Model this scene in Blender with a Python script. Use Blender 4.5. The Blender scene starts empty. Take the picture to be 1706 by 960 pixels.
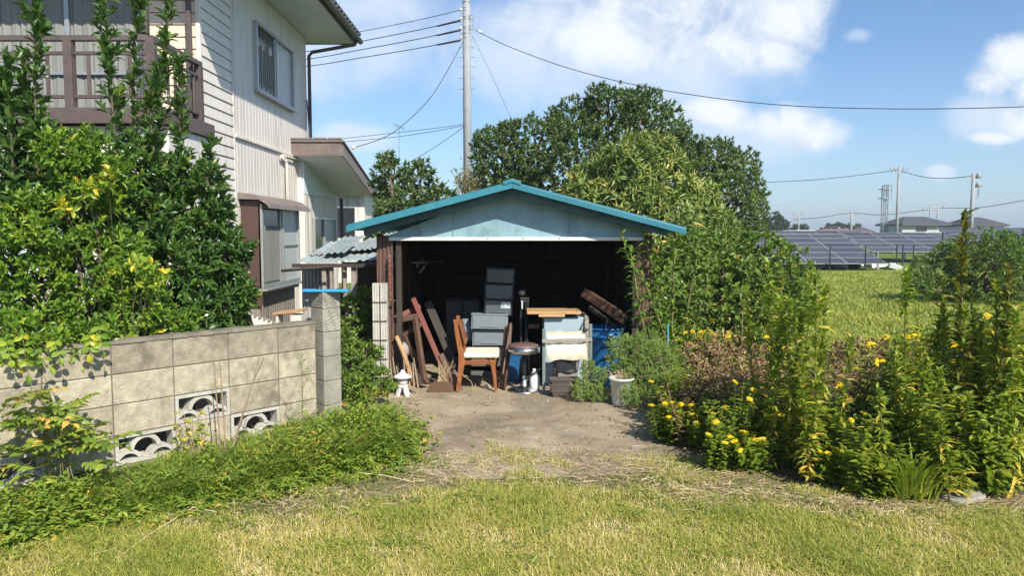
import bpy, bmesh, math, random
import numpy as np
from mathutils import Vector, Matrix, Euler
random.seed(7)
RNG = np.random.default_rng(11)
SC = bpy.context.scene
COL = SC.collection
R = math.radians

# ------------------------------------------------------------------ camera
CAM_H = 1.6
FPX = 1250.0
TH = math.atan(92 / 1250)
camd = bpy.data.cameras.new('camera')
cam = bpy.data.objects.new('camera', camd)
COL.objects.link(cam)
cam.location = (0, 0, CAM_H)
cam.rotation_euler = (math.pi / 2 - TH, 0, 0)
camd.sensor_width = 36
camd.lens = 36 * FPX / 1706
camd.clip_end = 2000
camd.clip_start = 0.05
SC.camera = cam


def ray(px, py):
    a = (px - 853) / FPX
    b = (480 - py) / FPX
    return a, math.cos(TH) + b * math.sin(TH), b * math.cos(TH) - math.sin(TH)


def P(px, py, Y):
    """world point at forward distance Y that projects near photograph pixel px,py"""
    x, y, z = ray(px, py)
    t = Y / y
    return Vector((x * t, Y, CAM_H + z * t))


def G(px, py, z=0.0):
    x, y, zz = ray(px, py)
    t = (z - CAM_H) / zz
    return Vector((x * t, y * t, z))


# ------------------------------------------------------------------ naming / tagging
WL = {}


def tag(o, label=None, cat=None, group=None, kind=None):
    if label: o['label'] = label
    if cat: o['category'] = cat
    if group: o['group'] = group
    if kind: o['kind'] = kind
    return o


def thing(name, loc, label, cat, group=None):
    o = bpy.data.objects.new(name, None)
    COL.objects.link(o)
    o.location = loc
    o.empty_display_size = 0.1
    WL[o] = Vector(loc)
    return tag(o, label, cat, group)


def link(name, me, mats, parent=None, loc=None):
    o = bpy.data.objects.new(name, me)
    for m in (mats if isinstance(mats, (list, tuple)) else [mats]):
        me.materials.append(m)
    COL.objects.link(o)
    if parent is not None:
        o.parent = parent
        WL[o] = WL[parent]
    else:
        WL[o] = Vector(loc) if loc is not None else Vector((0, 0, 0))
        o.location = WL[o]
    return o


def copy_tree(o, parent=None):
    c = o.copy()
    COL.objects.link(c)
    if parent is not None:
        c.parent = parent
    for ch in list(o.children):
        copy_tree(ch, c)
    return c


# ------------------------------------------------------------------ mesh builder
class MB:
    def __init__(s):
        s.v, s.f, s.m, s.sm, s.r = [], [], [], [], []

    def add(s, vs, fs, mi=0, smooth=False, rnd=None):
        b = len(s.v)
        s.v += [tuple(v) for v in vs]
        rnd = random.random() if rnd is None else rnd
        for f in fs:
            s.f.append([b + i for i in f])
            s.m.append(mi); s.sm.append(smooth); s.r.append(rnd)
        return s

    def box(s, c, size, rot=None, mi=0, rnd=None):
        hx, hy, hz = [k / 2 for k in size]
        vs = [Vector((x, y, z)) for x in (-hx, hx) for y in (-hy, hy) for z in (-hz, hz)]
        if rot is not None:
            M = rot if isinstance(rot, Matrix) else Euler(rot).to_matrix()
            vs = [M @ v for v in vs]
        vs = [v + Vector(c) for v in vs]
        return s.add(vs, [(0, 1, 3, 2), (4, 6, 7, 5), (0, 4, 5, 1), (2, 3, 7, 6), (0, 2, 6, 4), (1, 5, 7, 3)], mi, rnd=rnd)

    def bb(s, x0, x1, y0, y1, z0, z1, mi=0, rnd=None):
        return s.box(((x0 + x1) / 2, (y0 + y1) / 2, (z0 + z1) / 2), (abs(x1 - x0), abs(y1 - y0), abs(z1 - z0)), None, mi, rnd)

    def bar(s, a, b, w, h, up=(0, 0, 1), mi=0, rnd=None):
        """rectangular bar from a to b, width w (sideways) and h (towards up)"""
        a, b = Vector(a), Vector(b)
        d = (b - a)
        L = d.length
        d.normalize()
        up = Vector(up)
        if abs(d.dot(up.normalized())) > 0.99: up = Vector((0, 1, 0))
        sd = d.cross(up).normalized()
        u = sd.cross(d).normalized()
        M = Matrix((d, sd, u)).transposed()
        return s.box((a + b) / 2, (L, w, h), M, mi, rnd)

    def tube(s, pts, r, n=8, mi=0, caps=True, rnd=None):
        pts = [Vector(p) for p in pts]
        rs = r if isinstance(r, (list, tuple)) else [r] * len(pts)
        vs = []
        prev = None
        for i, p in enumerate(pts):
            d = (pts[min(i + 1, len(pts) - 1)] - pts[max(i - 1, 0)]).normalized()
            if prev is None:
                ref = Vector((0, 0, 1)) if abs(d.z) < 0.9 else Vector((1, 0, 0))
                sd = d.cross(ref).normalized()
            else:
                sd = (prev - d * prev.dot(d)).normalized()
            prev = sd
            u = d.cross(sd)
            for k in range(n):
                t = 2 * math.pi * k / n
                vs.append(p + (sd * math.cos(t) + u * math.sin(t)) * rs[i])
        fs = []
        for i in range(len(pts) - 1):
            for k in range(n):
                k2 = (k + 1) % n
                fs.append((i * n + k, i * n + k2, (i + 1) * n + k2, (i + 1) * n + k))
        if rnd is None: rnd = random.random()
        s.add(vs, fs, mi, n > 5, rnd)
        if caps:
            b = len(s.v) - len(vs)
            for base in (b, b + (len(pts) - 1) * n):
                s.f.append([base + k for k in range(n)])
                s.m.append(mi); s.sm.append(False); s.r.append(rnd)
        return s

    def lathe(s, prof, c, n=24, mi=0, axis=None, rnd=None, smooth=True):
        vs = []
        for (r, z) in prof:
            for k in range(n):
                t = 2 * math.pi * k / n
                vs.append(Vector((r * math.cos(t), r * math.sin(t), z)))
        if axis is not None:
            q = Vector((0, 0, 1)).rotation_difference(Vector(axis))
            vs = [q @ v for v in vs]
        vs = [v + Vector(c) for v in vs]
        fs = []
        for i in range(len(prof) - 1):
            for k in range(n):
                k2 = (k + 1) % n
                fs.append((i * n + k, i * n + k2, (i + 1) * n + k2, (i + 1) * n + k))
        return s.add(vs, fs, mi, smooth, rnd)

    def prism(s, poly, off, mi=0, rnd=None):
        n = len(poly)
        a = [Vector(p) for p in poly]
        b = [p + Vector(off) for p in a]
        fs = [tuple(range(n)), tuple(range(2 * n - 1, n - 1, -1))]
        fs += [(i, i + n, (i + 1) % n + n, (i + 1) % n) for i in range(n)]
        return s.add(a + b, fs, mi, rnd=rnd)

    def quad(s, a, b, c, d, mi=0, rnd=None):
        return s.add([a, b, c, d], [(0, 1, 2, 3)], mi, rnd=rnd)

    def build(s, name, mats, parent=None, bevel=0, loc=None, segs=2):
        org = WL[parent] if parent is not None else (Vector(loc) if loc is not None else Vector((0, 0, 0)))
        me = bpy.data.meshes.new(name)
        me.from_pydata([(v[0] - org[0], v[1] - org[1], v[2] - org[2]) for v in s.v], [], s.f)
        me.polygons.foreach_set('material_index', s.m)
        me.polygons.foreach_set('use_smooth', s.sm)
        at = me.attributes.new('rnd', 'FLOAT', 'FACE')
        at.data.foreach_set('value', s.r)
        bm = bmesh.new(); bm.from_mesh(me)
        bmesh.ops.recalc_face_normals(bm, faces=bm.faces)
        bm.to_mesh(me); bm.free()
        me.update()
        o = link(name, me, mats, parent, org)
        if bevel:
            m = o.modifiers.new('bevel', 'BEVEL')
            m.width = bevel; m.segments = segs; m.limit_method = 'ANGLE'; m.angle_limit = R(40)
        return o


# ------------------------------------------------------------------ leaf machinery (numpy)
T4 = (np.array([[0, 0, 0], [-.5, .42, .12], [0, 1, -.12], [.5, .42, .12]], float), np.array([[0, 2, 1], [0, 3, 2]]))
T5 = (np.array([[0, 0, 0], [-.5, .40, .14], [0, 1, -.22], [.5, .40, .14], [0, .5, 0]], float),
      np.array([[0, 4, 1], [1, 4, 2], [0, 3, 4], [4, 3, 2]]))
T8 = (np.array([[0, 0, 0], [-.36, .2, .10], [-.5, .5, .12], [-.3, .8, 0], [0, 1, -.2], [.3, .8, 0], [.5, .5, .12], [.36, .2, .10], [0, .35, .0], [0, .7, -.03]], float),
      np.array([[0, 8, 1], [1, 8, 2], [8, 9, 2], [2, 9, 3], [9, 4, 3], [0, 7, 8], [7, 6, 8], [8, 6, 9], [6, 5, 9], [9, 5, 4]]))
TL = (np.array([[0, 0, 0], [-.4, .25, .06], [-.5, .55, .02], [0, 1, -.35], [.5, .55, .02], [.4, .25, .06], [0, .3, .0], [0, .62, -.06]], float),
      np.array([[0, 6, 1], [1, 6, 7], [1, 7, 2], [2, 7, 3], [0, 5, 6], [5, 7, 6], [5, 4, 7], [4, 3, 7]]))
TB = (np.array([[-.5, 0, 0], [.5, 0, 0], [-.42, .4, .03], [.42, .4, .03], [-.28, .75, -.05], [.28, .75, -.05], [0, 1, -.2]], float),
      np.array([[0, 1, 3], [0, 3, 2], [2, 3, 5], [2, 5, 4], [4, 5, 6]]))


def unit(a):
    return a / np.maximum(np.linalg.norm(a, axis=-1, keepdims=True), 1e-9)


def randdir(n):
    return unit(RNG.normal(size=(n, 3)))


class Leaves:
    def __init__(s):
        s.V, s.F, s.R, s.n = [], [], [], 0

    def add(s, pos, dr, nrm, L, W, tm=T5, rnd=None, bend=1.0):
        pos = np.atleast_2d(pos)
        n = len(pos)
        if n == 0: return s
        dr = unit(np.broadcast_to(dr, (n, 3)))
        nrm = np.broadcast_to(nrm, (n, 3))
        nrm = unit(nrm - dr * np.sum(nrm * dr, 1, keepdims=True))
        sd = np.cross(dr, nrm)
        L = np.broadcast_to(L, (n,)).reshape(n, 1, 1)
        W = np.broadcast_to(W, (n,)).reshape(n, 1, 1)
        tv, tf = tm
        v = (pos[:, None, :] + L * tv[None, :, 1:2] * dr[:, None, :] + W * tv[None, :, 0:1] * sd[:, None, :]
             + (L * bend) * tv[None, :, 2:3] * nrm[:, None, :])
        k = len(tv)
        f = (np.arange(n) * k)[:, None, None] + tf[None] + s.n
        s.V.append(v.reshape(-1, 3)); s.F.append(f.reshape(-1, 3))
        rnd = RNG.random(n) if rnd is None else np.broadcast_to(rnd, (n,))
        s.R.append(np.repeat(rnd, len(tf)))
        s.n += n * k
        return s

    def build(s, name, mat, parent=None, smooth=False):
        V = np.concatenate(s.V); F = np.concatenate(s.F); Rr = np.concatenate(s.R)
        org = WL[parent] if parent is not None else Vector((0, 0, 0))
        V = (V - np.array(org)).astype(np.float32)
        me = bpy.data.meshes.new(name)
        me.vertices.add(len(V)); me.vertices.foreach_set('co', V.ravel())
        me.loops.add(len(F) * 3); me.loops.foreach_set('vertex_index', F.astype(np.int32).ravel())
        me.polygons.add(len(F))
        me.polygons.foreach_set('loop_start', np.arange(0, len(F) * 3, 3, dtype=np.int32))
        me.polygons.foreach_set('loop_total', np.full(len(F), 3, np.int32))
        me.polygons.foreach_set('use_smooth', np.full(len(F), smooth))
        me.update(calc_edges=True)
        at = me.attributes.new('rnd', 'FLOAT', 'FACE')
        at.data.foreach_set('value', Rr.astype(np.float32))
        return link(name, me, mat, parent)


def vnoise(p, s=1.0, seed=0.0):
    """cheap smooth noise -1..1 on (n,3)"""
    p = np.asarray(p) * s + seed
    x, y, z = p[..., 0], p[..., 1], p[..., 2] if p.shape[-1] > 2 else 0 * p[..., 0]
    return (np.sin(x * 1.7 + 1.3 * np.sin(y * 1.3 + z)) + np.sin(y * 2.1 + 1.1 * np.sin(z * 1.9 + x * .7) + 2)
            + np.sin(z * 1.9 + 1.2 * np.sin(x * 2.3 + y) + 4) + .6 * np.sin((x + y - z) * 3.7 + 1)) / 3.6


def rosettes(lv, tips, axes, k, L, W, spread=0.9, tm=T5, back=0.05, rndbase=None, jit=0.25, up=0.3):
    m = len(tips)
    axes = unit(axes)
    ref = randdir(m)
    a = unit(np.cross(axes, ref)); b = np.cross(axes, a)
    for j in range(k):
        t = 2 * np.pi * (j * 0.618 + RNG.random(m) * .15)
        sp = spread * (0.55 + 0.6 * RNG.random(m)) * (0.4 + 0.9 * (j + .5) / k)
        side = a * np.cos(t)[:, None] + b * np.sin(t)[:, None]
        d = axes * np.cos(sp)[:, None] + side * np.sin(sp)[:, None]
        d = d + RNG.normal(scale=jit * .5, size=(m, 3))
        nr = axes * np.sin(sp)[:, None] - side * np.cos(sp)[:, None] + np.array([0, 0, up]) + RNG.normal(scale=jit, size=(m, 3))
        pos = tips - axes * (back * (j / k))[..., None] if np.ndim(back) else tips - axes * (back * j / k)
        rr = None if rndbase is None else np.clip(rndbase + RNG.normal(scale=.16, size=m), 0, 1)
        lv.add(pos, d, nr, L * (.7 + .5 * RNG.random(m)), W * (.75 + .4 * RNG.random(m)), tm, rr)


def crown(lobes, dens, seed=0, inner=0.25, rough=0.18, depth=1.0):
    """lobes: (x,y,z,r). returns tips, axes, interior points"""
    T, A = [], []
    Ls = np.array([l[:3] for l in lobes]); Rs = np.array([l[3] for l in lobes])
    for i, (x, y, z, r) in enumerate(lobes):
        n = int(dens * 4 * math.pi * r * r)
        d = randdir(n)
        rad = r * (1 + rough * vnoise(d * 2.2, 1.6, seed + i * 3.1) + .10 * vnoise(d, 7, seed) + RNG.normal(scale=.06, size=n))
        rad = rad * np.where(RNG.random(n) < inner, .55 + .4 * RNG.random(n), 1)
        p = np.array([x, y, z]) + d * rad[:, None] * np.array([1, depth, 1])
        dist = np.linalg.norm((p[:, None] - Ls[None]) / np.array([1, depth, 1]), axis=2) / Rs[None]
        dist[:, i] = 9
        keep = dist.min(1) > .78
        T.append(p[keep]); A.append(unit(d[keep] + np.array([0, 0, .45]) + RNG.normal(scale=.35, size=(keep.sum(), 3))))
    return np.concatenate(T), np.concatenate(A)


def inpoly(x, y, poly):
    c = np.zeros(len(x), bool)
    n = len(poly)
    for i in range(n):
        x0, y0 = poly[i][:2]; x1, y1 = poly[(i + 1) % n][:2]
        cond = ((y0 > y) != (y1 > y)) & (x < (x1 - x0) * (y - y0) / (y1 - y0 + 1e-12) + x0)
        c ^= cond
    return c


def sample_poly(poly, n):
    xs = [p[0] for p in poly]; ys = [p[1] for p in poly]
    out = []
    tot = 0
    while tot < n:
        x = RNG.uniform(min(xs), max(xs), n * 2); y = RNG.uniform(min(ys), max(ys), n * 2)
        k = inpoly(x, y, poly)
        out.append(np.stack([x[k], y[k]], 1)); tot += k.sum()
    return np.concatenate(out)[:n]


# ------------------------------------------------------------------ materials
class N:
    """tiny node helper"""
    def __init__(s, tree):
        s.t = tree

    def __call__(s, typ, **kw):
        n = s.t.nodes.new(typ)
        for k, v in kw.items():
            if k.startswith('i_'):
                key = k[2:]
                key = int(key) if key.isdigit() else key.replace('_', ' ')
                s.put(n.inputs[key], v)
            else:
                setattr(n, k, v)
        return n

    def put(s, sock, v):
        if isinstance(v, bpy.types.NodeSocket):
            s.t.links.new(v, sock)
        else:
            if hasattr(sock, 'default_value'):
                if sock.type == 'RGBA' and len(v) == 3: v = (*v, 1)
                sock.default_value = v

    def math(s, op, a, b=0.0, c=0.0, clamp=False):
        n = s.t.nodes.new('ShaderNodeMath'); n.operation = op; n.use_clamp = clamp
        s.put(n.inputs[0], a); s.put(n.inputs[1], b)
        if op in ('MULTIPLY_ADD', 'SMOOTH_MIN', 'WRAP'): s.put(n.inputs[2], c)
        return n.outputs[0]

    def mix(s, f, a, b, mode='MIX'):
        n = s.t.nodes.new('ShaderNodeMix'); n.data_type = 'RGBA'; n.blend_type = mode
        s.put(n.inputs[0], f); s.put(n.inputs[6], a); s.put(n.inputs[7], b)
        return n.outputs[2]

    def ramp(s, f, stops):
        n = s.t.nodes.new('ShaderNodeValToRGB')
        s.put(n.inputs[0], f)
        el = n.color_ramp.elements
        while len(el) < len(stops): el.new(0.5)
        for e, (p, c) in zip(el, stops):
            e.position = p
            e.color = (*c, 1) if len(c) == 3 else c
        return n.outputs[0]

    def noise(s, scale, detail=4, rough=.55, vec=None, dist=0.0):
        n = s.t.nodes.new('ShaderNodeTexNoise')
        n.inputs['Scale'].default_value = scale; n.inputs['Detail'].default_value = detail
        n.inputs['Roughness'].default_value = rough; n.inputs['Distortion'].default_value = dist
        if vec is not None: s.put(n.inputs['Vector'], vec)
        return n.outputs[0]

    def smooth(s, v, a, b):
        n = s.t.nodes.new('ShaderNodeMapRange'); n.interpolation_type = 'SMOOTHSTEP'
        s.put(n.inputs[0], v); s.put(n.inputs[1], a); s.put(n.inputs[2], b)
        return n.outputs[0]


def newmat(name):
    m = bpy.data.materials.new(name)
    m.use_nodes = True
    m.node_tree.nodes.clear()
    n = N(m.node_tree)
    out = n('ShaderNodeOutputMaterial')
    b = n('ShaderNodeBsdfPrincipled')
    m.node_tree.links.new(b.outputs[0], out.inputs[0])
    return m, n, b, out


def leafmat(name, stops, rough=.42, trans=.28, tcol=(.25, .4, .05)):
    m, n, b, out = newmat(name)
    a = n('ShaderNodeAttribute', attribute_name='rnd')
    c = n.ramp(a.outputs['Fac'], stops)
    n.put(b.inputs['Base Color'], c)
    b.inputs['Roughness'].default_value = rough
    b.inputs['Specular IOR Level'].default_value = .45
    tr = n('ShaderNodeBsdfTranslucent')
    n.put(tr.inputs[0], n.mix(.6, c, (*tcol, 1)))
    mx = n('ShaderNodeMixShader'); mx.inputs[0].default_value = trans
    m.node_tree.links.new(b.outputs[0], mx.inputs[1]); m.node_tree.links.new(tr.outputs[0], mx.inputs[2])
    m.node_tree.links.new(mx.outputs[0], out.inputs[0])
    return m


def surf(name, col, rough=.6, var=.15, scale=6, dirt=None, dirtamt=.4, bump=.15, bscale=60, metal=0, spec=.4, stretch=None, dscale=2.0, rvar=.12):
    """weathered procedural surface: base colour with noise, dirt patches, fine bump, per-piece variation"""
    m, n, b, out = newmat(name)
    tc = n('ShaderNodeTexCoord').outputs['Object']
    vec = tc
    if stretch:
        mp = n('ShaderNodeMapping'); n.put(mp.inputs[0], tc); mp.inputs['Scale'].default_value = stretch
        vec = mp.outputs[0]
    k = n.noise(scale, 5, .6, vec)
    c0 = tuple(x * (1 - var) for x in col); c1 = tuple(min(1, x * (1 + var)) for x in col)
    c = n.ramp(k, [(.3, c0), (.7, c1)])
    if dirt:
        d = n.smooth(n.noise(dscale, 6, .65, vec), .5, .72)
        c = n.mix(n.math('MULTIPLY', d, dirtamt), c, (*dirt, 1))
    a = n('ShaderNodeAttribute', attribute_name='rnd')
    f = n.math('MULTIPLY_ADD', a.outputs['Fac'], 2 * rvar, 1 - rvar)
    cm = n('ShaderNodeCombineColor'); [n.put(cm.inputs[i], f) for i in range(3)]
    c = n.mix(1.0, c, cm.outputs[0], 'MULTIPLY')
    n.put(b.inputs['Base Color'], c)
    n.put(b.inputs['Roughness'], n.math('MULTIPLY_ADD', k, .25, rough - .12))
    b.inputs['Metallic'].default_value = metal
    b.inputs['Specular IOR Level'].default_value = spec
    if bump:
        bp = n('ShaderNodeBump'); bp.inputs['Strength'].default_value = bump; bp.inputs['Distance'].default_value = .01
        n.put(bp.inputs['Height'], n.noise(bscale, 5, .65, vec))
        n.put(b.inputs['Normal'], bp.outputs[0])
    return m


M = {}
M['siding'] = surf('cream siding', (.74, .68, .62), .55, .06, 3, (.40, .34, .29), .65, .05, 40, stretch=(1, 1, .25), rvar=.03)
M['siding_front'] = surf('pinkish siding', (.72, .57, .46), .55, .06, 3, (.42, .34, .28), .3, .05, 40, rvar=.04)
M['groove'] = surf('dark joint', (.10, .09, .085), .8)
M['panel'] = surf('ribbed wall panel', (.70, .655, .61), .5, .08, 2.5, (.34, .30, .26), .75, .04, 40, stretch=(3, 3, .25), rvar=.035)
M['trim'] = surf('brown trim', (.10, .075, .07), .5, .15, 8)
M['soffit'] = surf('pale soffit', (.70, .78, .82), .6, .05, 2, (.4, .42, .4), .3, .03)
M['tile'] = surf('dark roof tile', (.09, .085, .09), .45, .2, 8)
M['browntile'] = surf('brown roof metal', (.19, .15, .14), .45, .2, 5, (.3, .26, .22), .5)
M['alu'] = surf('aluminium frame', (.42, .43, .44), .35, .08, 20, metal=.5, bump=.02)
M['curtain'] = surf('sheer curtain', (.20, .21, .20), .8, .12, 3, stretch=(6, 6, .3), bump=.1, bscale=8)
M['board'] = surf('frosted pane', (.42, .45, .46), .3, .05, 2, bump=.02)
M['brownpanel'] = surf('brown sheet panel', (.085, .05, .042), .45, .1, 2, (.13, .09, .07), .4, .03)
M['ribdark'] = surf('weathered ribbed sheet', (.24, .21, .18), .6, .25, 2, (.08, .06, .05), .7, .1, stretch=(6, 6, .4))
M['block'] = surf('concrete block', (.375, .33, .25), .9, .28, 14, (.13, .11, .075), .6, .8, 70, dscale=4.2, rvar=.24, spec=.2)
M['blockcap'] = surf('stained concrete cap', (.22, .2, .155), .92, .3, 6, (.07, .065, .05), .75, .8, 60, spec=.2)
M['mortar'] = surf('mortar', (.15, .135, .11), .95, .2, 10, bump=.5)
M['openblock'] = surf('openwork block', (.47, .45, .40), .85, .15, 8, (.2, .18, .14), .5, .5, 80)
M['pillar'] = surf('pillar concrete', (.30, .285, .24), .92, .28, 7, (.1, .09, .07), .7, .9, 55)
M['blueboard'] = surf('blue plastic board', (.03, .30, .62), .4, .08, 8)
M['teal'] = surf('teal roof paint', (.035, .19, .25), .38, .08, 5, (.08, .28, .34), .4, .03)
M['tealdark'] = surf('old teal board', (.06, .12, .13), .7, .3, 6, (.02, .03, .03), .6, .2)
M['gable'] = surf('faded pale blue sheet', (.20, .32, .37), .5, .28, 3, (.09, .17, .19), .75, .08, 20, stretch=(1, 1, .6), dscale=4.5)
M['header'] = surf('white header rail', (.62, .62, .6), .45, .08, 10, (.3, .25, .2), .3)
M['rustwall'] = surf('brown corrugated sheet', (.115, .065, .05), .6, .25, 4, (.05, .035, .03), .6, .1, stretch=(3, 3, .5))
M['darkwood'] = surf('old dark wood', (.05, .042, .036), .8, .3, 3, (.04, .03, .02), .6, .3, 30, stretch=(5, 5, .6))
M['brownwood'] = surf('brown painted wood', (.12, .066, .042), .55, .2, 6, (.1, .06, .04), .5, .15, 30)
M['redwood'] = surf('red brown lacquered board', (.15, .04, .027), .4, .2, 5, (.1, .04, .03), .4, .05)
M['chairwood'] = surf('orange brown varnished wood', (.26, .095, .035), .35, .25, 9, (.2, .06, .02), .4, .05, stretch=(4, 4, 1))
M['cushion'] = surf('worn cream cushion', (.66, .60, .50), .85, .12, 9, (.42, .33, .24), .5, .6, 30)
M['lightwood'] = surf('pale plank', (.50, .30, .15), .6, .25, 8, (.3, .18, .1), .5, .2, 30, stretch=(1, 6, 6))
M['greydrawer'] = surf('smoky grey plastic', (.085, .10, .11), .35, .08, 6, bump=.02)
M['palebin'] = surf('pale storage plastic', (.20, .235, .26), .45, .05, 6, bump=.02)
M['black'] = surf('black plastic', (.02, .02, .022), .4, .2, 6)
M['darkdrawer'] = surf('dark drawer front', (.11, .11, .105), .5, .1, 6)
M['sticker'] = surf('sticker paper', (.5, .58, .6), .5, .05)
M['stickerink'] = surf('sticker ink', (.04, .06, .10), .5, .05)
M['chrome'] = surf('chrome', (.62, .62, .62), .22, .06, 6, metal=1, bump=.02)
M['vinyl'] = surf('brown vinyl seat', (.14, .09, .08), .45, .15, 8, bump=.1)
M['palepanel'] = surf('pale blue enamel cabinet', (.30, .39, .45), .45, .05, 4, (.35, .35, .33), .3)
M['greenpaint'] = surf('grey green paint', (.15, .19, .17), .5, .15, 8, (.2, .12, .08), .4)
M['canvas'] = surf('cream canvas', (.78, .72, .56), .85, .08, 9, (.45, .38, .25), .45, .4, 60)
M['greywood'] = surf('grey weathered wood', (.30, .27, .23), .8, .2, 7, bump=.3, stretch=(1, 5, 5))
M['basin'] = surf('grey plastic basin', (.30, .28, .29), .5, .1)
M['planter'] = surf('brown plastic planter', (.10, .08, .07), .5, .15)
M['bluebin'] = surf('blue plastic bin', (.015, .11, .28), .35, .08, 5, (.02, .08, .2), .3, .02)
M['whitepot'] = surf('dirty white pot', (.60, .59, .55), .6, .1, 8, (.22, .2, .15), .6, .15)
M['stonewhite'] = surf('pale lantern stone', (.62, .62, .60), .9, .12, 20, (.3, .3, .27), .4, .6, 90)
M['jug'] = surf('white plastic jug', (.8, .8, .8), .4, .05)
M['steel'] = surf('dull steel', (.3, .31, .32), .35, .1, metal=.8)
M['copper'] = surf('rusty pipe', (.24, .09, .05), .6, .3, 20)
M['corrug'] = surf('weathered corrugated roofing', (.25, .31, .32), .7, .25, 5, (.30, .19, .12), .85, .15, dscale=3)
M['greycorr'] = surf('grey corrugated wall', (.34, .34, .32), .65, .2, 3, (.12, .1, .08), .6, .1)
M['pole'] = surf('concrete pole', (.30, .32, .34), .85, .08, 6, (.2, .2, .2), .3, .1)
M['galv'] = surf('galvanised metal', (.33, .35, .37), .5, .1, metal=.4)
M['cable'] = surf('black cable', (.03, .032, .035), .6)
M['paleins'] = surf('porcelain insulator', (.7, .7, .7), .3, .05)
M['bark'] = surf('bark', (.13, .10, .075), .9, .3, 12, (.06, .05, .04), .5, .8, 40, stretch=(2, 2, .6))
M['stem'] = surf('green brown stem', (.16, .15, .06), .7, .3, 14, (.1, .06, .03), .4)
M['drystem'] = surf('dry grey stem', (.28, .21, .14), .85, .25, 14, bump=.3)
M['rubble'] = surf('pale rubble', (.45, .42, .36), .9, .15, 12, bump=.6)
M['stone'] = surf('flat grey stone', (.27, .25, .22), .9, .2, 8, (.15, .13, .1), .5, .6, 40)
M['farwall'] = surf('far house wall', (.48, .49, .48), .7, .05)
M['farroof'] = surf('far grey roof', (.085, .085, .09), .6, .1)
M['redroof'] = surf('far red roof', (.25, .11, .09), .6, .1)
M['farwhite'] = surf('far white sheeting', (.7, .7, .68), .6, .05)
M['darkglass'] = surf('dark window glass', (.03, .035, .04), .12, .05, bump=0, spec=.6)

# leaf materials; stops over the per-leaf random value
M['laurel'] = leafmat('glossy dark leaf', [(0, (0.043, 0.093, 0.023)), (.5, (0.074, 0.152, 0.033)), (.85, (0.124, 0.223, 0.040)), (1, (0.290, 0.287, 0.040))], .33, .22)
M['lime'] = leafmat('yellow green leaf', [(0, (0.079, 0.162, 0.024)), (.45, (0.166, 0.292, 0.033)), (.85, (0.351, 0.454, 0.045)), (1, (0.737, 0.583, 0.059))], .38, .34)
M['treedark'] = leafmat('evergreen tree leaf', [(0, (0.050, 0.092, 0.025)), (.6, (0.104, 0.166, 0.041)), (1, (0.216, 0.263, 0.057))], .4, .2)
M['loquat'] = leafmat('long pale leaf', [(0, (0.103, 0.168, 0.038)), (.5, (0.220, 0.302, 0.067)), (.85, (0.515, 0.470, 0.134)), (1, (0.875, 0.605, 0.191))], .45, .25)
M['persimmon'] = leafmat('broad tree leaf', [(0, (0.061, 0.104, 0.030)), (.6, (0.104, 0.166, 0.054)), (1, (0.226, 0.246, 0.081))], .36, .25)
M['vine'] = leafmat('hedge vine leaf', [(0, (0.093, 0.160, 0.028)), (.6, (0.177, 0.272, 0.043)), (.92, (0.290, 0.352, 0.055)), (1, (0.620, 0.255, 0.083))], .42, .3)
M['weed'] = leafmat('bright weed leaf', [(0, (0.111, 0.199, 0.026)), (.5, (0.225, 0.320, 0.043)), (.9, (0.381, 0.426, 0.061)), (1, (0.851, 0.517, 0.104))], .42, .36)
M['flowerleaf'] = leafmat('bed plant leaf', [(0, (0.125, 0.200, 0.028)), (.5, (0.251, 0.330, 0.035)), (.9, (0.422, 0.448, 0.051)), (1, (0.900, 0.520, 0.086))], .45, .45)
M['golden'] = leafmat('goldenrod leaf', [(0, (0.176, 0.261, 0.029)), (.5, (0.316, 0.414, 0.044)), (.85, (0.600, 0.569, 0.070)), (1, (0.900, 0.616, 0.120))], .45, .45)
M['goldenbrown'] = leafmat('yellowing goldenrod leaf', [(0, (0.075, 0.127, 0.020)), (.5, (0.168, 0.202, 0.030)), (.85, (0.281, 0.253, 0.050)), (1, (0.374, 0.329, 0.119))], .5, .32, (.4, .3, .05))
M['peach'] = leafmat('long drooping leaf', [(0, (0.093, 0.192, 0.028)), (.6, (0.167, 0.289, 0.041)), (1, (0.298, 0.400, 0.069))], .4, .34)
M['feather'] = leafmat('feathery leaf', [(0, (0.187, 0.292, 0.071)), (.6, (0.294, 0.402, 0.101)), (1, (0.506, 0.536, 0.162))], .5, .3)
M['grass'] = leafmat('lawn blade', [(0, (0.250, 0.312, 0.049)), (.35, (0.430, 0.459, 0.081)), (.62, (0.611, 0.531, 0.141)), (.82, (0.900, 0.698, 0.321)), (1, (0.900, 0.845, 0.522))], .5, .34, (.4, .45, .1))
M['straw'] = leafmat('dry straw', [(0, (0.300, 0.216, 0.122)), (.5, (0.570, 0.446, 0.259)), (1, (0.825, 0.677, 0.446))], .7, .2, (.5, .42, .25))
M['deadleaf'] = leafmat('dead brown leaf', [(0, (0.140, 0.090, 0.047)), (.5, (0.303, 0.193, 0.093)), (1, (0.538, 0.413, 0.210))], .7, .2, (.4, .2, .1))
M['petal'] = leafmat('yellow petal', [(0, (.88, .60, .01)), (1, (.95, .72, .02))], .5, .3, (.9, .6, .02))
M['disc'] = surf('flower disc', (.45, .22, .02), .8)
M['fartree'] = leafmat('far tree leaf', [(0, (.03, .055, .025)), (1, (.06, .10, .04))], .6, .15)
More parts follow.
